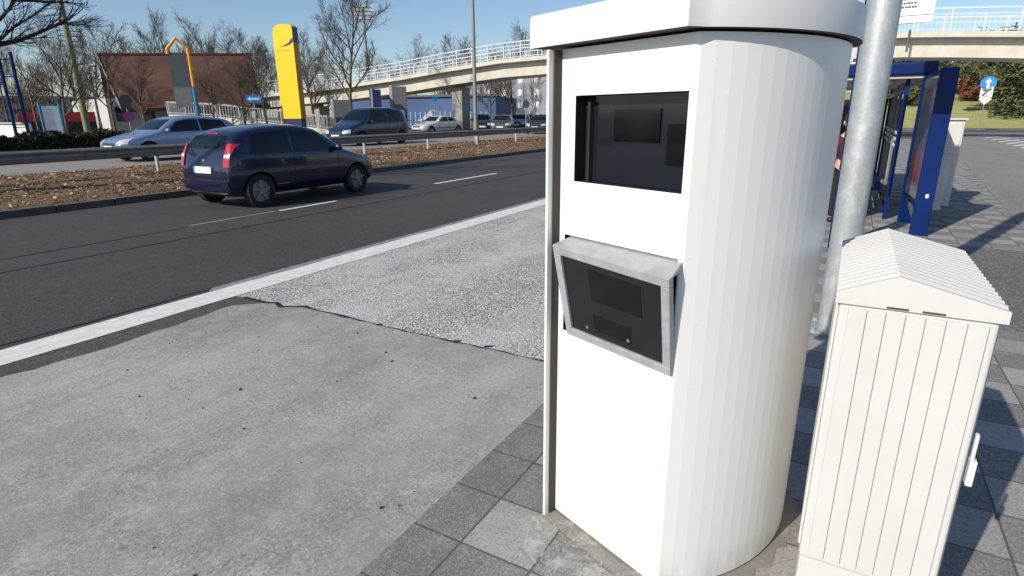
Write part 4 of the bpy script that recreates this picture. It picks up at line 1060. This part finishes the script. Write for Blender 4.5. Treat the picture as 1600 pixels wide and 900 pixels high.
# white canopy and parked cars
q = at(668, 190, d=52); t = thing('white_canopy', 'small white pointed canopy behind the white parked car', 'canopy', (q.x, q.y, .25)); dirp = Vector((q.y, -q.x, 0)).normalized(); fw = Vector((q.x, q.y, 0)).normalized()
def cp(px, py, e): v = at(px, py, d=52); return v+fw*e
P0 = [(652, 188), (658, 186), (667, 178), (673, 171), (684, 172), (686, 186), (676, 190), (660, 190)]
b = MB(); n = len(P0); b.v += [cp(x, y, 0) for x, y in P0]+[cp(x, y, 1.6) for x, y in P0]
b.f += [list(range(n)), [n+i for i in range(n-1, -1, -1)]]; b.mi += [0, 0]
for i in range(n): k_ = (i+1) % n; b.f.append([i, n+i, n+k_, k_]); b.mi.append(0)
b.build('cloth', MT['signwhite'], t)
b = MB()
for x in (655, 684): v = cp(x, 189, .8); b.tube([(v.x, v.y, .25), (v.x, v.y, v.z+.05)], .04, 6)
b.build('leg', MT['lamp'], t)
def parked(label, px, d, heading, style, pc, L_=4.2, hs=1.):
    q = at(px, 195, d=d); make_car('parked_car', label, (q.x, q.y, .25), heading, L_, 1.74, style, pc, 'cars parked beyond the far carriageway', hs)
HD = math.pi
parked('white parked car beside the concrete bridge pier', 683, 47, HD-.2, 'sedan', WHT)
parked('black parked car with pale front just right of the lamp post', 752, 52, R(215), 'hatch', BLK)
parked('dark grey parked saloon between lamp post and thick bare trunks', 785, 50, R(205), 'sedan', GRYC)
parked('small teal parked car partly behind the grey saloon', 812, 60, R(200), 'hatch', TEAL)
parked('black parked car close to the edge of the camera column', 845, 47, R(195), 'sedan', BLK)
parked('low dark parked car under the round sign back', 828, 66, R(200), 'hatch', GRYC)

# ------------------------------------------------------------------ bus shelter on the right
sh = thing('bus_shelter', 'blue framed glass bus shelter with flat roof and advert case', 'bus shelter', (11.5, 0, 0))
RX0, RX1, RY0, RY1 = 10.72, 16.0, -.93, 1.0
b = MB(); b.box(RX0, RX1, RY0, RY1, 2.16, 2.35); b.build('roof', MT['blue'], sh, bevel=.03)
b = MB(); b.box(RX0+.05, RX1-.05, RY0+.05, RY1-.05, 2.12, 2.158); b.build('ceiling_panel', MT['wallwhite'], sh)
b = MB(); b.box(RX0+.35, RX1-.1, -.40, -.30, 2.05, 2.118); b.build('ceiling_beam', MT['rail'], sh)
yw = -.60
b = MB(); b.box(RX0+.3, RX1, yw-.03, yw+.03, 1.93, 2.02); b.build('top_rail', MT['blue'], sh)
b = MB(); b.box(RX0+.3, RX1, yw-.025, yw+.025, .10, .16); b.build('bottom_rail', MT['blue'], sh)
for i, x in enumerate((10.95, 12.15, 13.35, 14.55, 15.75)):
    b = MB(); b.box(x-.025, x+.025, yw-.03, yw+.03, 0, 2.115); b.build('post', MT['lamp'] if i not in (0, 4) else MT['blue'], sh)
for x in (10.975, 12.175, 13.375, 14.575):
    b = MB(); b.box(x+.005, x+1.145, yw-.006, yw+.006, .165, 1.925); gp = b.build('glass_panel', MT['glass'], sh)
    b = MB()
    for z in (1.12, 1.22, 1.32):
        for k_ in range(9): b.disc((x+.09+k_*.12, yw+.008, z), (0, 1, 0), .032, .003, 10)
    b.build('dot_pattern', MT['frost'], gp)
# far end wall and slim front post
b = MB(); b.box(RX1-.06, RX1-.045, yw+.04, .6, .165, 1.925); b.build('glass_panel', MT['glass'], sh)
b = MB(); b.box(RX1-.09, RX1-.02, .6, .67, 0, 2.115); b.build('post', MT['blue'], sh)
b = MB(); b.box(RX0+.35, RX0+.42, .72, .79, 0, 2.115); b.build('post', MT['blue'], sh)
# bench
b = MB()
for y in (-.46, -.32, -.18): b.box(11.2, 13.9, y-.055, y+.055, .44, .475)
bn = b.build('bench', MT['blue'], sh, bevel=.006); b = MB()
for x in (11.45, 12.5, 13.6):
    b = MB(); b.box(x-.03, x+.03, -.46, -.18, .40, .439); b.tube([(x, -.34, 0), (x, -.34, .42)], .035, 8); b.build('bench_leg', MT['signback'], bn)
# advert case: light box on two legs at the near end
pa = at(1438, 366, Z=0)
ax0, ax1, ay0, ay1 = 9.62, 10.75, -1.06, -.86
def yo(x): return (x-ax0)/(ax1-ax0)*.085
def sbox(x0, x1, y0, y1, z0, z1):
    m_ = MB(); m_.hexa([(x0, y0+yo(x0), z0), (x1, y0+yo(x1), z0), (x1, y1+yo(x1), z0), (x0, y1+yo(x0), z0)], [(x0, y0+yo(x0), z1), (x1, y0+yo(x1), z1), (x1, y1+yo(x1), z1), (x0, y1+yo(x0), z1)]); return m_
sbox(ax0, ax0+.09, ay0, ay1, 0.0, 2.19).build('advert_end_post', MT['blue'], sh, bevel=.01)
sbox(ax1, ax1+.10, ay0, ay1, 0.0, 2.19).build('advert_end_post', MT['blue_sunlit'], sh, bevel=.01)  # sunlight on the far post is put into its brighter blue
ac = sbox(ax0+.091, ax1-.001, ay0+.02, ay1-.02, .42, 2.17).build('advert_case', MT['blue'], sh)
yy = ay1-.0195
def pst(x0, x1, z0, z1, m): return sbox(x0, x1, yy, yy+.004, z0, z1).build('poster', m, ac)
k = NT('poster print'); p_ = k.pos(); n_ = k.noise(p_, 2.2, 3); zz = k.n('ShaderNodeSeparateXYZ', i_0=p_).outputs[2]
k.col(k.ramp(k.math('ADD', k.math('MULTIPLY', zz, .42), k.math('MULTIPLY', n_, .12)), (.30, (.32, .33, .35)), (.36, (.22, .05, .07)), (.50, (.25, .10, .14)), (.56, (.10, .13, .20)), (.78, (.13, .18, .28)), (.86, (.25, .07, .09)), (.93, (.35, .40, .40)))); k.set(Roughness=.15)
pst(ax0+.13, ax1-.04, .48, 2.10, k.m)
q_ = at(1449, 306, X=ax0-.002)
b = MB(); b.box(ax0-.004, ax0-.0015, q_.y-.015, q_.y+.02, q_.z-.03, q_.z+.02); b.build('sticker', MT['signwhite'], sh)
b = MB(); b.bar((ax0+.10, ay1-.05, .16), (ax1, ay1+.03, .42), .04, .06); b.build('brace', MT['grey'], sh)
# bus stop flag sign
bs = thing('bus_stop_sign', 'white bus stop board with small print on a blue post behind the steel pole', 'sign', (8.25, .02, 0))
b = MB(); b.tube([(8.25, .0, 0), (8.25, .0, 4.2)], .10, 16); b.build('post', MT['blue'], bs)
zB = at(1400, 38, X=8.2).z; yR = at(1460, 17, X=8.2).y
b = MB(); b.box(8.18, 8.22, yR, -.07, zB, zB+1.0); bdR = b.build('board', MT['signwhite'], bs, bevel=.004)
b = MB(); rt_ = random.Random(2)
for (z, y_end) in ((zB+.155, -.40), (zB+.195, -.385), (zB+.235, -.37)):
    y = -.20
    while y > y_end:
        wl = rt_.uniform(.012, .03); b.box(8.176, 8.1795, y-wl, y, z, z+.018); y -= wl+rt_.uniform(.004, .012)
b.box(8.176, 8.1795, yR, -.07, zB+.075, zB+.079)
b.build('small_print', MT['ink'], bdR)
zL = at(1357, 95, X=8.2).z
b = MB(); b.box(8.18, 8.22, .13, .34, zL, zL+1.5); bdL = b.build('board', MT['signwhite'], bs, bevel=.004)
b = MB(); za, zb2 = at(1346, 43, X=8.2).z, at(1346, 32, X=8.2).z; b.box(8.174, 8.1795, .131, .19, za, zb2); b.build('orange_patch', MT['orange'], bdL)
b = MB(); z = zL+.03
while z < za-.03: b.box(8.176, 8.1795, .14, .30, z, z+.006); z += .024
b.build('timetable_line', MT['grey'], bdL)
# cabinets beyond the shelter
t = thing('tall_utility_cabinet', 'tall cream utility cabinet behind the advert case', 'cabinet', (13.4, -1.45, 0))
b = MB(); b.box(13.0, 13.45, -1.66, -1.18, .0, 1.50); b.build('cabinet_body', MT['cream'], t, bevel=.01)
b = MB(); b.box(12.985, 12.999, -1.63, -1.21, .12, 1.44); b.build('door', MT['cream'], t, bevel=.004)
b = MB(); b.box(12.96, 13.49, -1.69, -1.15, 1.501, 1.53); b.build('lid', MT['cream'], t, bevel=.006)
t = thing('low_utility_cabinet', 'lower cream cabinet standing before the tall utility cabinet', 'cabinet', (12.6, -1.35, 0))
b = MB(); b.box(12.3, 12.8, -1.47, -1.10, .0, .97); b.build('cabinet_body', MT['cream'], t, bevel=.01)
b = MB(); b.box(12.285, 12.299, -1.44, -1.13, .16, .93); b.build('door', MT['cream'], t, bevel=.004)
b = MB(); b.box(12.27, 12.83, -1.50, -1.07, .971, .995); b.build('lid', MT['cream'], t, bevel=.006)
# blue arrow sign far right
t, o_, to, rt, s = sign_post('direction_sign', 'round blue sign with white up arrow over two small white plates', 1529, 202, 124, 66, z0=0)
dS = 66; pl_ = plate_poly(o_, to, rt, circ(.56, 28), at(1543, 130, d=dS).z, .05, .07)
o2 = at(1543, 130, d=dS); o2 = Vector((o2.x, o2.y, 0))
# upright post already leans with the lens, so plates sit on the post axis
pz = lambda y: at(1540, y, d=dS).z
d1 = plate_poly(o_, to, rt, circ(.56, 28), pz(130), .05, .07).build('sign_disc', MT['signblue'], t)
plate_poly(o_, to, rt, [(-.09, -.36), (.09, -.36), (.09, .08), (.25, .08), (0, .38), (-.25, .08), (-.09, .08)], pz(130), .072, .08).build('arrow', MT['signwhite'], d1)
d2 = plate_poly(o_, to, rt, rc_(.85, .88), pz(143.5), .05, .07).build('sign_plate', MT['signwhite'], t)
plate_poly(o_, to, rt, [(-.32, -.30), (-.18, -.36), (.05, -.02), (.30, .12), (.30, .28), (.16, .22), (-.02, .14), (-.28, .20), (-.30, .08), (-.08, .02)], pz(143.5), .072, .08).build('pictogram', MT['ink'], d2)
plate_poly(o_, to, rt, [(0, -.45), (.45, 0), (0, .45), (-.45, 0)], pz(155), .05, .07).build('sign_plate', MT['signwhite'], t)

# ------------------------------------------------------------------ hedge
b = MB(); rh = random.Random(15); hA, hB = at(-80, 205, Y=30.2), at(225, 205, Y=32.5)
for i in range(9000):
    t_ = rh.random(); x = hA.x+(hB.x-hA.x)*t_; y = 30.2+2.3*t_+rh.uniform(0, 1.1)
    top = 1.0+.09*math.sin(x*2.1)+.07*math.sin(x*5.3)
    z = .25+(top-.25)*rh.random()**.7; s_ = rh.uniform(.05, .11); a_ = rh.uniform(0, 6.3); e_ = rh.uniform(-1, 1)
    u_ = Vector((math.cos(a_), math.sin(a_), e_))*s_; v_ = Vector((-math.sin(a_)*e_, math.cos(a_)*.5, 1)).normalized()*s_*.6
    c = Vector((x, y, z)); b.add([c-u_, c-v_, c+u_, c+v_], [(0, 1, 2, 3)])
tag(b.build('hedge', MT['hedge']), 'clipped dark brown hedge along the far side of the road', 'hedge')

# ------------------------------------------------------------------ bare trees
def bare_tree(seed, Ht, spread, trunk_frac=.28, nl=7, nb_=8, nt=6, ntw=5, r0=.16, up=.35, mats=None):
    rn = random.Random(seed); tm, cm = MB(), MB()
    def path(p, d, ln, n, wig, upf):
        pts = [p.copy()]; d = d.copy()
        for i in range(n):
            d = (d+Vector((rn.uniform(-wig, wig), rn.uniform(-wig, wig), rn.uniform(-wig, wig)+upf))).normalized(); p = p+d*ln/n; pts.append(p.copy())
        return pts
    def side(d, ang):
        o = d.orthogonal().normalized(); o.rotate(Matrix.Rotation(rn.uniform(0, 6.283), 3, d)); return (d*math.cos(ang)+o*math.sin(ang)).normalized()
    def samp(pts, t):
        f = t*(len(pts)-1); i = min(int(f), len(pts)-2); k = f-i; return pts[i].lerp(pts[i+1], k), (pts[i+1]-pts[i]).normalized()
    main = path(Vector((0, 0, 0)), Vector((rn.uniform(-.05, .05), rn.uniform(-.05, .05), 1)), Ht*.82, 9, .07, .05)
    tm.tube(main, [r0*(1-.9*(i/9))*(1.25 if i == 0 else 1)+.01 for i in range(10)], 9)
    for l in range(nl):
        t = trunk_frac+(1-trunk_frac)*(l+rn.random()*.6)/nl*.95
        p, d = samp(main, t); rl_ = r0*(1-.85*t)*.6
        dl = side(d, R(rn.uniform(35, 62))); ln = spread*(1.05-.55*t)*rn.uniform(.8, 1.15)
        lp_ = path(p, dl, ln, 6, .16, up*.35); tm.tube(lp_, [rl_*(1-.8*i/6)+.008 for i in range(7)], 6, False)
        for b_ in range(nb_):
            tb = .18+.8*(b_+rn.random())/nb_; p2, d2 = samp(lp_, min(.99, tb)); l2 = ln*.50*(1.1-.6*tb)*rn.uniform(.7, 1.2); r2 = max(.012, rl_*(1-.8*tb)*.55)
            bp_ = path(p2, side(d2, R(rn.uniform(25, 60))), l2, 4, .2, up*.4); cm.tube(bp_, [r2*(1-.7*i/4)+.004 for i in range(5)], 4, False)
            for q in range(nt):
                tq = .15+.85*(q+rn.random())/nt; p3, d3 = samp(bp_, min(.99, tq)); l3 = l2*.45*rn.uniform(.6, 1.2); r3 = max(.008, r2*.45)
                tp = path(p3, side(d3, R(rn.uniform(22, 55))), l3, 2, .2, up*.4); cm.tube(tp, [r3, r3*.7, r3*.4], 3, False)
                for s_ in range(ntw):
                    p4, d4 = samp(tp, rn.uniform(.2, .99)); l4 = l3*rn.uniform(.4, .8); dd_ = side(d4, R(rn.uniform(20, 50)))
                    cm.tube([p4, p4+dd_*l4], [r3*.6, r3*.3], 3, False)
    return tm, cm
PROTO = {}
def proto(key, *a, bark='bark', twig='twig', **k):
    tm, cm = bare_tree(*a, **k)
    root = thing('bare_tree', 'proto', 'tree', (0, 0, 0)); o1 = tm.build('trunk', MT[bark], root, smooth=True, local=True); o2 = cm.build('crown', MT[twig], root, local=True)
    PROTO[key] = [root, False]
def tree(key, label, px, pb, ptop, d, rz=0., wide=1., group='bare winter trees', z0=.25):
    root, used = PROTO[key]
    o = root if not used else copy_tree(root); PROTO[key][1] = True
    q = at(px, pb, d=d); ht = at(px, ptop, d=d).z-z0; s = ht/10.
    o.location = (q.x, q.y, z0); o.rotation_euler = (0, 0, rz); o.scale = (s*wide, s*wide, s); o['label'] = label; o['group'] = group
    return o
proto('broad', 11, 10, 6.2, nl=11, r0=.17, trunk_frac=.26, up=.2, ntw=7)
proto('tall', 23, 10, 5.0, nl=14, r0=.13, trunk_frac=.28, up=.35, ntw=7)
proto('bushy', 37, 10, 5.2, nl=12, r0=.18, trunk_frac=.22, up=.4, nb_=9, nt=7, ntw=7)
tree('broad', 'broad bare tree in front of the red fascia, between info board and green mast', 104, 205, 40, 43, .3, .95)
tree('tall', 'slim bare tree with yellowish stem beside the green mast', 180, 203, 28, 48, 1.2, .9)
tree('broad', 'low bare tree with a short trunk behind the pavilion', 62, 205, 84, 50, 2.0, 1.0)
tree('bushy', 'round bare tree behind the brown roof, above the orange arch', 268, 190, 18, 92, .5, .85)
tree('bushy', 'round bare tree rising right of the orange arch over the roof ridge', 338, 190, 30, 92, 1.9, .85)
tree('tall', 'bare tree at the right end of the brown roof, close to the yellow pylon', 420, 203, 48, 50, 2.6, .95)
tree('tall', 'tallest bare tree, just right of the yellow pylon, reaching the frame top', 549, 208, -30, 48, .2, 1.1)
tree('bushy', 'dense bare tree right behind the yellow pylon', 492, 203, 55, 62, 3.4, 1.0)
tree('broad', 'thick trunked bare tree under the bridge behind the parked cars', 800, 200, 62, 62, 4.0, .9)
tree('bushy', 'small pollarded bare tree right of the street lamp under the bridge', 766, 200, 82, 66, 5.0, .9)
tree('tall', 'thin bare tree showing over the bridge railing by the lamp post', 715, 200, 50, 100, .9, 1.)
tree('bushy', 'bare tree whose top shows over the railing near the column', 830, 200, 44, 105, 2.2, .9)
tree('broad', 'bare tree top peeking over the bridge railing left of the lamp', 655, 200, 72, 100, 3.1, .9)
tree('bushy', 'low bare tree spreading before the left half of the brown roof', 228, 203, 92, 55, 4.4, 1.1)
tree('broad', 'low bare tree spreading before the brown roof right of the grey totem', 335, 203, 96, 57, 5.6, 1.05)
tree('bushy', 'low bare tree before the right end of the brown roof', 385, 203, 88, 56, 1.4, 1.0)
rtree = random.Random(77)
far = [(15, 75, 85), (45, 95, 95), (90, 80, 100), (130, 70, 90), (160, 62, 110), (235, 60, 110), (305, 55, 115), (385, 55, 80), (440, 70, 85), (470, 60, 95), (515, 92, 90), (590, 80, 120), (620, 92, 125), (690, 85, 130), (745, 78, 130), (780, 80, 125), (850, 70, 120), (360, 60, 110), (405, 82, 70), (30, 120, 70), (140, 118, 64), (700, 110, 95), (735, 120, 90), (835, 112, 85), (780, 108, 92)]
for i, (x, tp, d) in enumerate(far):
    nm = ['bare tree in the hazy row far behind the pavilion and hall', 'bare tree in the thin row far behind the bridge'][0 if x < 400 else 1]
    tree(('bushy', 'broad', 'tall')[i % 3], nm, x, 200, tp, d, rtree.uniform(0, 6.28), rtree.uniform(.8, 1.05), 'far bare trees behind the hall' if x < 400 else 'far bare trees behind the bridge')
# near tree whose branches reach in from the left
tm, cm = bare_tree(91, 10.5, 4.9, trunk_frac=.36, nl=8, nb_=6, nt=5, ntw=3, r0=.2, up=.25)
q = at(-215, 240, Y=16.0)
nt_ = thing('median_tree', 'dark bare tree reaching in at the top left corner', 'tree', (q.x, q.y, medz(16.)))
tm.build('trunk', MT['twig_dark'], nt_, smooth=True, local=True); cr = cm.build('crown', MT['twig_dark'], nt_, local=True)
# two long limbs hanging into the frame
b = MB(); rn = random.Random(5)
def limb(pts, r):
    P_ = [at(x, y, Y=16.0) for x, y in pts]; b.tube(P_, [r*(1-.75*i/(len(P_)-1)) for i in range(len(P_))], 6, False)
    for i in range(26):
        f = rn.uniform(.2, .98)*(len(P_)-1); k_ = int(f); p0 = P_[k_].lerp(P_[min(k_+1, len(P_)-1)], f-k_); d_ = (P_[min(k_+1, len(P_)-1)]-P_[k_]).normalized()
        dv = (d_+Vector((rn.uniform(-.7, .7), rn.uniform(-.7, .7), rn.uniform(-.5, .9)))).normalized(); ln = rn.uniform(.25, .8); e_ = [p0, p0+dv*ln*.5, p0+dv*ln+Vector((0, 0, .12*ln))]
        b.tube(e_, [r*.22, r*.16, r*.06], 4, False)
        for j in range(4):
            p1 = p0+dv*ln*rn.uniform(.3, .95); d1_ = (dv+Vector((rn.uniform(-.8, .8), rn.uniform(-.8, .8), rn.uniform(-.5, .8)))).normalized(); b.tube([p1, p1+d1_*ln*.45], [r*.11, r*.05], 3, False)
limb([(-216, 104), (-150, 95), (-70, 84), (0, 69), (30, 63), (58, 52), (82, 42), (98, 33), (110, 30)], .075)
limb([(-216, 92), (-150, 72), (-60, 60), (0, 30), (14, 14), (22, 0), (26, -15), (30, -40)], .06)
limb([(-80, 85), (-60, 80), (0, 62), (24, 40), (46, 28), (70, 10), (84, 0)], .045)
limb([(22, 0), (50, 1), (80, 3), (108, 4), (120, 6)], .035)
limb([(82, 42), (100, 36), (116, 40), (132, 38)], .03)
b.build('hanging_limb', MT['twig_dark'], nt_)

# conifers and shrubs on the bank
def conifer(seed, n, rx, rz, zc, leaf, m, name, label, px, pb, d, cat='tree'):
    rn = random.Random(seed); q = at(px, pb, d=d); z0 = bank(q.x, q.y)-.1 if q.x > 76 else 0
    t = thing(name, label, cat, (q.x, q.y, z0)); b = MB(); b.tube([(0, 0, 0), (.1, .05, zc), (0, 0, zc+rz*.7)], [.22, .16, .05], 8)
    cl = []
    for i in range(46):
        a = rn.uniform(0, 6.28); hh = rn.uniform(-1, 1); rr_ = rx*math.sqrt(max(0, 1-hh*hh))*rn.uniform(.45, 1.05)
        c = Vector((rr_*math.cos(a), rr_*math.sin(a), zc+hh*rz)); cl.append((c, rx*rn.uniform(.16, .34)))
        b.tube([Vector((0, 0, max(.4, c.z-rx*.35))), c], [.06, .02], 4, False)
    b.build('trunk', MT['bark'], t, local=True); b = MB()
    for i in range(n):
        c, r = rn.choice(cl); v = Vector((rn.gauss(0, 1), rn.gauss(0, 1), rn.gauss(0, .8))).normalized()*r*rn.random()**.4; p = c+v
        u_ = Vector((rn.uniform(-1, 1), rn.uniform(-1, 1), rn.uniform(-.4, .8))).normalized()*leaf*rn.uniform(.6, 1.3); w2 = u_.orthogonal().normalized()*leaf*.35
        b.add([p-u_, p-w2, p+u_, p+w2], [(0, 1, 2, 3)])
    b.build('crown', m, t, local=True); return t
conifer(1, 9000, 6.2, 4.6, 4.9, .34, MT['pine'], 'pine_tree', 'big green spreading pine on the grass bank at the frame edge', 1598, 184, 92)
conifer(2, 8000, 5.4, 3.6, 4.2, .36, MT['pine'], 'pine_tree', 'tall darker pine behind the round blue arrow sign', 1506, 165, 118)
conifer(3, 6000, 4.6, 3.4, 4.0, .36, MT['pine'], 'pine_tree', 'pine partly behind the blue advert case and under the bridge', 1470, 165, 122)
conifer(4, 1800, 2.2, 1.7, 2.1, .26, MT['redleaf'], 'rust_shrub', 'rust coloured bush left of the round blue arrow sign', 1518, 168, 104, 'shrub')
conifer(5, 5000, 5.0, 3.4, 3.8, .36, MT['pine'], 'pine_tree', 'pine rising between the blue arrow sign and the big pine', 1556, 160, 135)
conifer(6, 4000, 4.5, 3.4, 4.0, .36, MT['pine'], 'pine_tree', 'pine seen through the glass of the bus shelter', 1405, 170, 100)
tree('bushy', 'reddish bare tree between the pines on the grass bank', 1530, 165, 92, 125, 1., 1.1, z0=4.5)
tree('bushy', 'brown bare tree above the roof edge of the bus shelter', 1478, 165, 84, 128, 2., 1.1, z0=4.5)

# ------------------------------------------------------------------ person waiting at the shelter
pp = at(1306, 347, Z=0); pt_ = thing('person', 'person in a maroon jacket and black trousers standing behind the steel pole', 'person', (pp.x, pp.y, 0), R(20))
def skin(name, nodes, edges, m, parent, lv=2):
    me = bpy.data.meshes.new(name); me.from_pydata([n[:3] for n in nodes], edges, []); o = bpy.data.objects.new(name, me); col.objects.link(o)
    md = o.modifiers.new('skin', 'SKIN'); sk = me.skin_vertices[0] if me.skin_vertices else None
    if sk is None:
        bm = bmesh.new(); bm.from_mesh(me); bm.verts.layers.skin.verify(); bm.to_mesh(me); bm.free(); sk = me.skin_vertices[0]
    for i, n in enumerate(nodes): sk.data[i].radius = (n[3], n[4] if len(n) > 4 else n[3])
    sk.data[0].use_root = True; s_ = o.modifiers.new('sub', 'SUBSURF'); s_.levels = lv; s_.render_levels = lv
    dg = bpy.context.evaluated_depsgraph_get(); me2 = bpy.data.meshes.new_from_object(o.evaluated_get(dg)); bpy.data.objects.remove(o)
    me2.materials.clear(); me2.materials.append(m); me2.polygons.foreach_set('use_smooth', [True]*len(me2.polygons))
    o2 = bpy.data.objects.new(name, me2); col.objects.link(o2); o2.parent = parent; return o2
nodes = [(0, 0, .86, .11, .09), (0, 0, 1.05, .11, .09), (0, 0, 1.24, .13, .09), (0, 0, 1.34, .06), (.01, 0, 1.41, .055), (.015, 0, 1.49, .078, .088), (.01, 0, 1.57, .07, .08)]
edges = [(0, 1), (1, 2), (2, 3), (3, 4), (4, 5), (5, 6)]
for s_ in (1, -1):
    k_ = len(nodes); nodes += [(0, s_*.09, .80, .075), (.01, s_*.10, .44, .052), (-.01, s_*.10, .09, .036), (.10, s_*.11, .035, .03), (.16, s_*.115, .03, .024)]
    edges += [(0, k_), (k_, k_+1), (k_+1, k_+2), (k_+2, k_+3), (k_+3, k_+4)]
    k_ = len(nodes); nodes += [(0, s_*.18, 1.27, .05), (-.02, s_*.22, 1.02, .038), (.05, s_*.21, .80, .027), (.07, s_*.21, .73, .03, .016)]
    edges += [(2, k_), (k_, k_+1), (k_+1, k_+2), (k_+2, k_+3)]
    for f_ in range(4):
        m_ = len(nodes); y = s_*.21+(f_-1.5)*.0; xf = .07+(f_-1.5)*.017; l_ = (.062, .072, .068, .052)[f_]
        nodes += [(xf, y, .70, .009), (xf+.006, y-s_*.008, .70-l_*.5, .008), (xf+.004, y-s_*.022, .70-l_, .007)]; edges += [(k_+3, m_), (m_, m_+1), (m_+1, m_+2)]
    m_ = len(nodes); nodes += [(.105, s_*.205, .725, .010), (.112, s_*.195, .69, .009)]; edges += [(k_+3, m_), (m_, m_+1)]
bdy = skin('body', nodes, edges, MT['skin'], pt_)
jn = [(0, 0, .84, .15, .12), (0, 0, 1.02, .15, .12), (0, 0, 1.25, .155, .115), (0, 0, 1.33, .075)]; je = [(0, 1), (1, 2), (2, 3)]
for s_ in (1, -1):
    k_ = len(jn); jn += [(0, s_*.18, 1.26, .072), (-.02, s_*.225, 1.02, .058), (.052, s_*.212, .76, .042)]; je += [(2, k_), (k_, k_+1), (k_+1, k_+2)]
jk = skin('jacket', jn, je, MT['jacket'], pt_)
b = MB(); b.bar((.03, .20, 1.02), (.09, .27, 1.10), .012, .012); b.build('strap', MT['signwhite'], jk, local=True)
tn = [(0, 0, .86, .125, .105)]; te = []
for s_ in (1, -1):
    k_ = len(tn); tn += [(0, s_*.09, .76, .095), (.01, s_*.10, .44, .068), (-.01, s_*.10, .08, .056)]; te += [(0, k_), (k_, k_+1), (k_+1, k_+2)]
skin('trousers', tn, te, MT['trousers'], pt_)
b = MB()
for s_ in (1, -1): b.ell((.06, s_*.108, .045), .145, .055, .05)
b.build('shoes', MT['dark'], pt_, smooth=True, local=True)
b = MB(); b.ell((-.012, 0, 1.555), .105, .095, .10, 16, 10); b.ell((-.05, 0, 1.47), .06, .085, .10, 12, 8); b.build('hair', MT['hair'], pt_, smooth=True, local=True)
b = MB(); b.ell((.105, 0, 1.485), .022, .014, .022, 8, 6); b.ell((.088, .03, 1.512), .012, .013, .009, 8, 6); b.ell((.088, -.03, 1.512), .012, .013, .009, 8, 6)
for s_ in (1, -1): b.ell((.01, s_*.088, 1.495), .02, .012, .032, 8, 6)
b.ell((.092, 0, 1.452), .010, .026, .007, 8, 6); b.build('face', MT['skin'], pt_, smooth=True, local=True)

# ------------------------------------------------------------------ grit and small litter on the slab
b = MB(); rg = random.Random(44)
for i in range(34):
    x, y = rg.uniform(.9, 3.6), rg.uniform(1.42, 4.6)
    s_ = .003+.010*rg.random()**2; a_ = rg.uniform(0, 6.3); n = 6
    b.prism([(x+s_*rg.uniform(.6, 1.7)*math.cos(a_+2*math.pi*i_/n), y+s_*rg.uniform(.5, 1.1)*math.sin(a_+2*math.pi*i_/n)) for i_ in range(n)], .0005, .004+s_*.4)
gt = b.build('grit', MT['dark_tone']); gt['kind'] = 'stuff'; tag(gt, 'dark grit and bits of dead leaf lying on the concrete bay', 'grit')

# remove prototypes never used (none) and finish
for k_, (r_, used) in PROTO.items():
    if not used:
        for ch in list(r_.children): bpy.data.objects.remove(ch)
        bpy.data.objects.remove(r_)
scene.cycles.max_bounces = 6
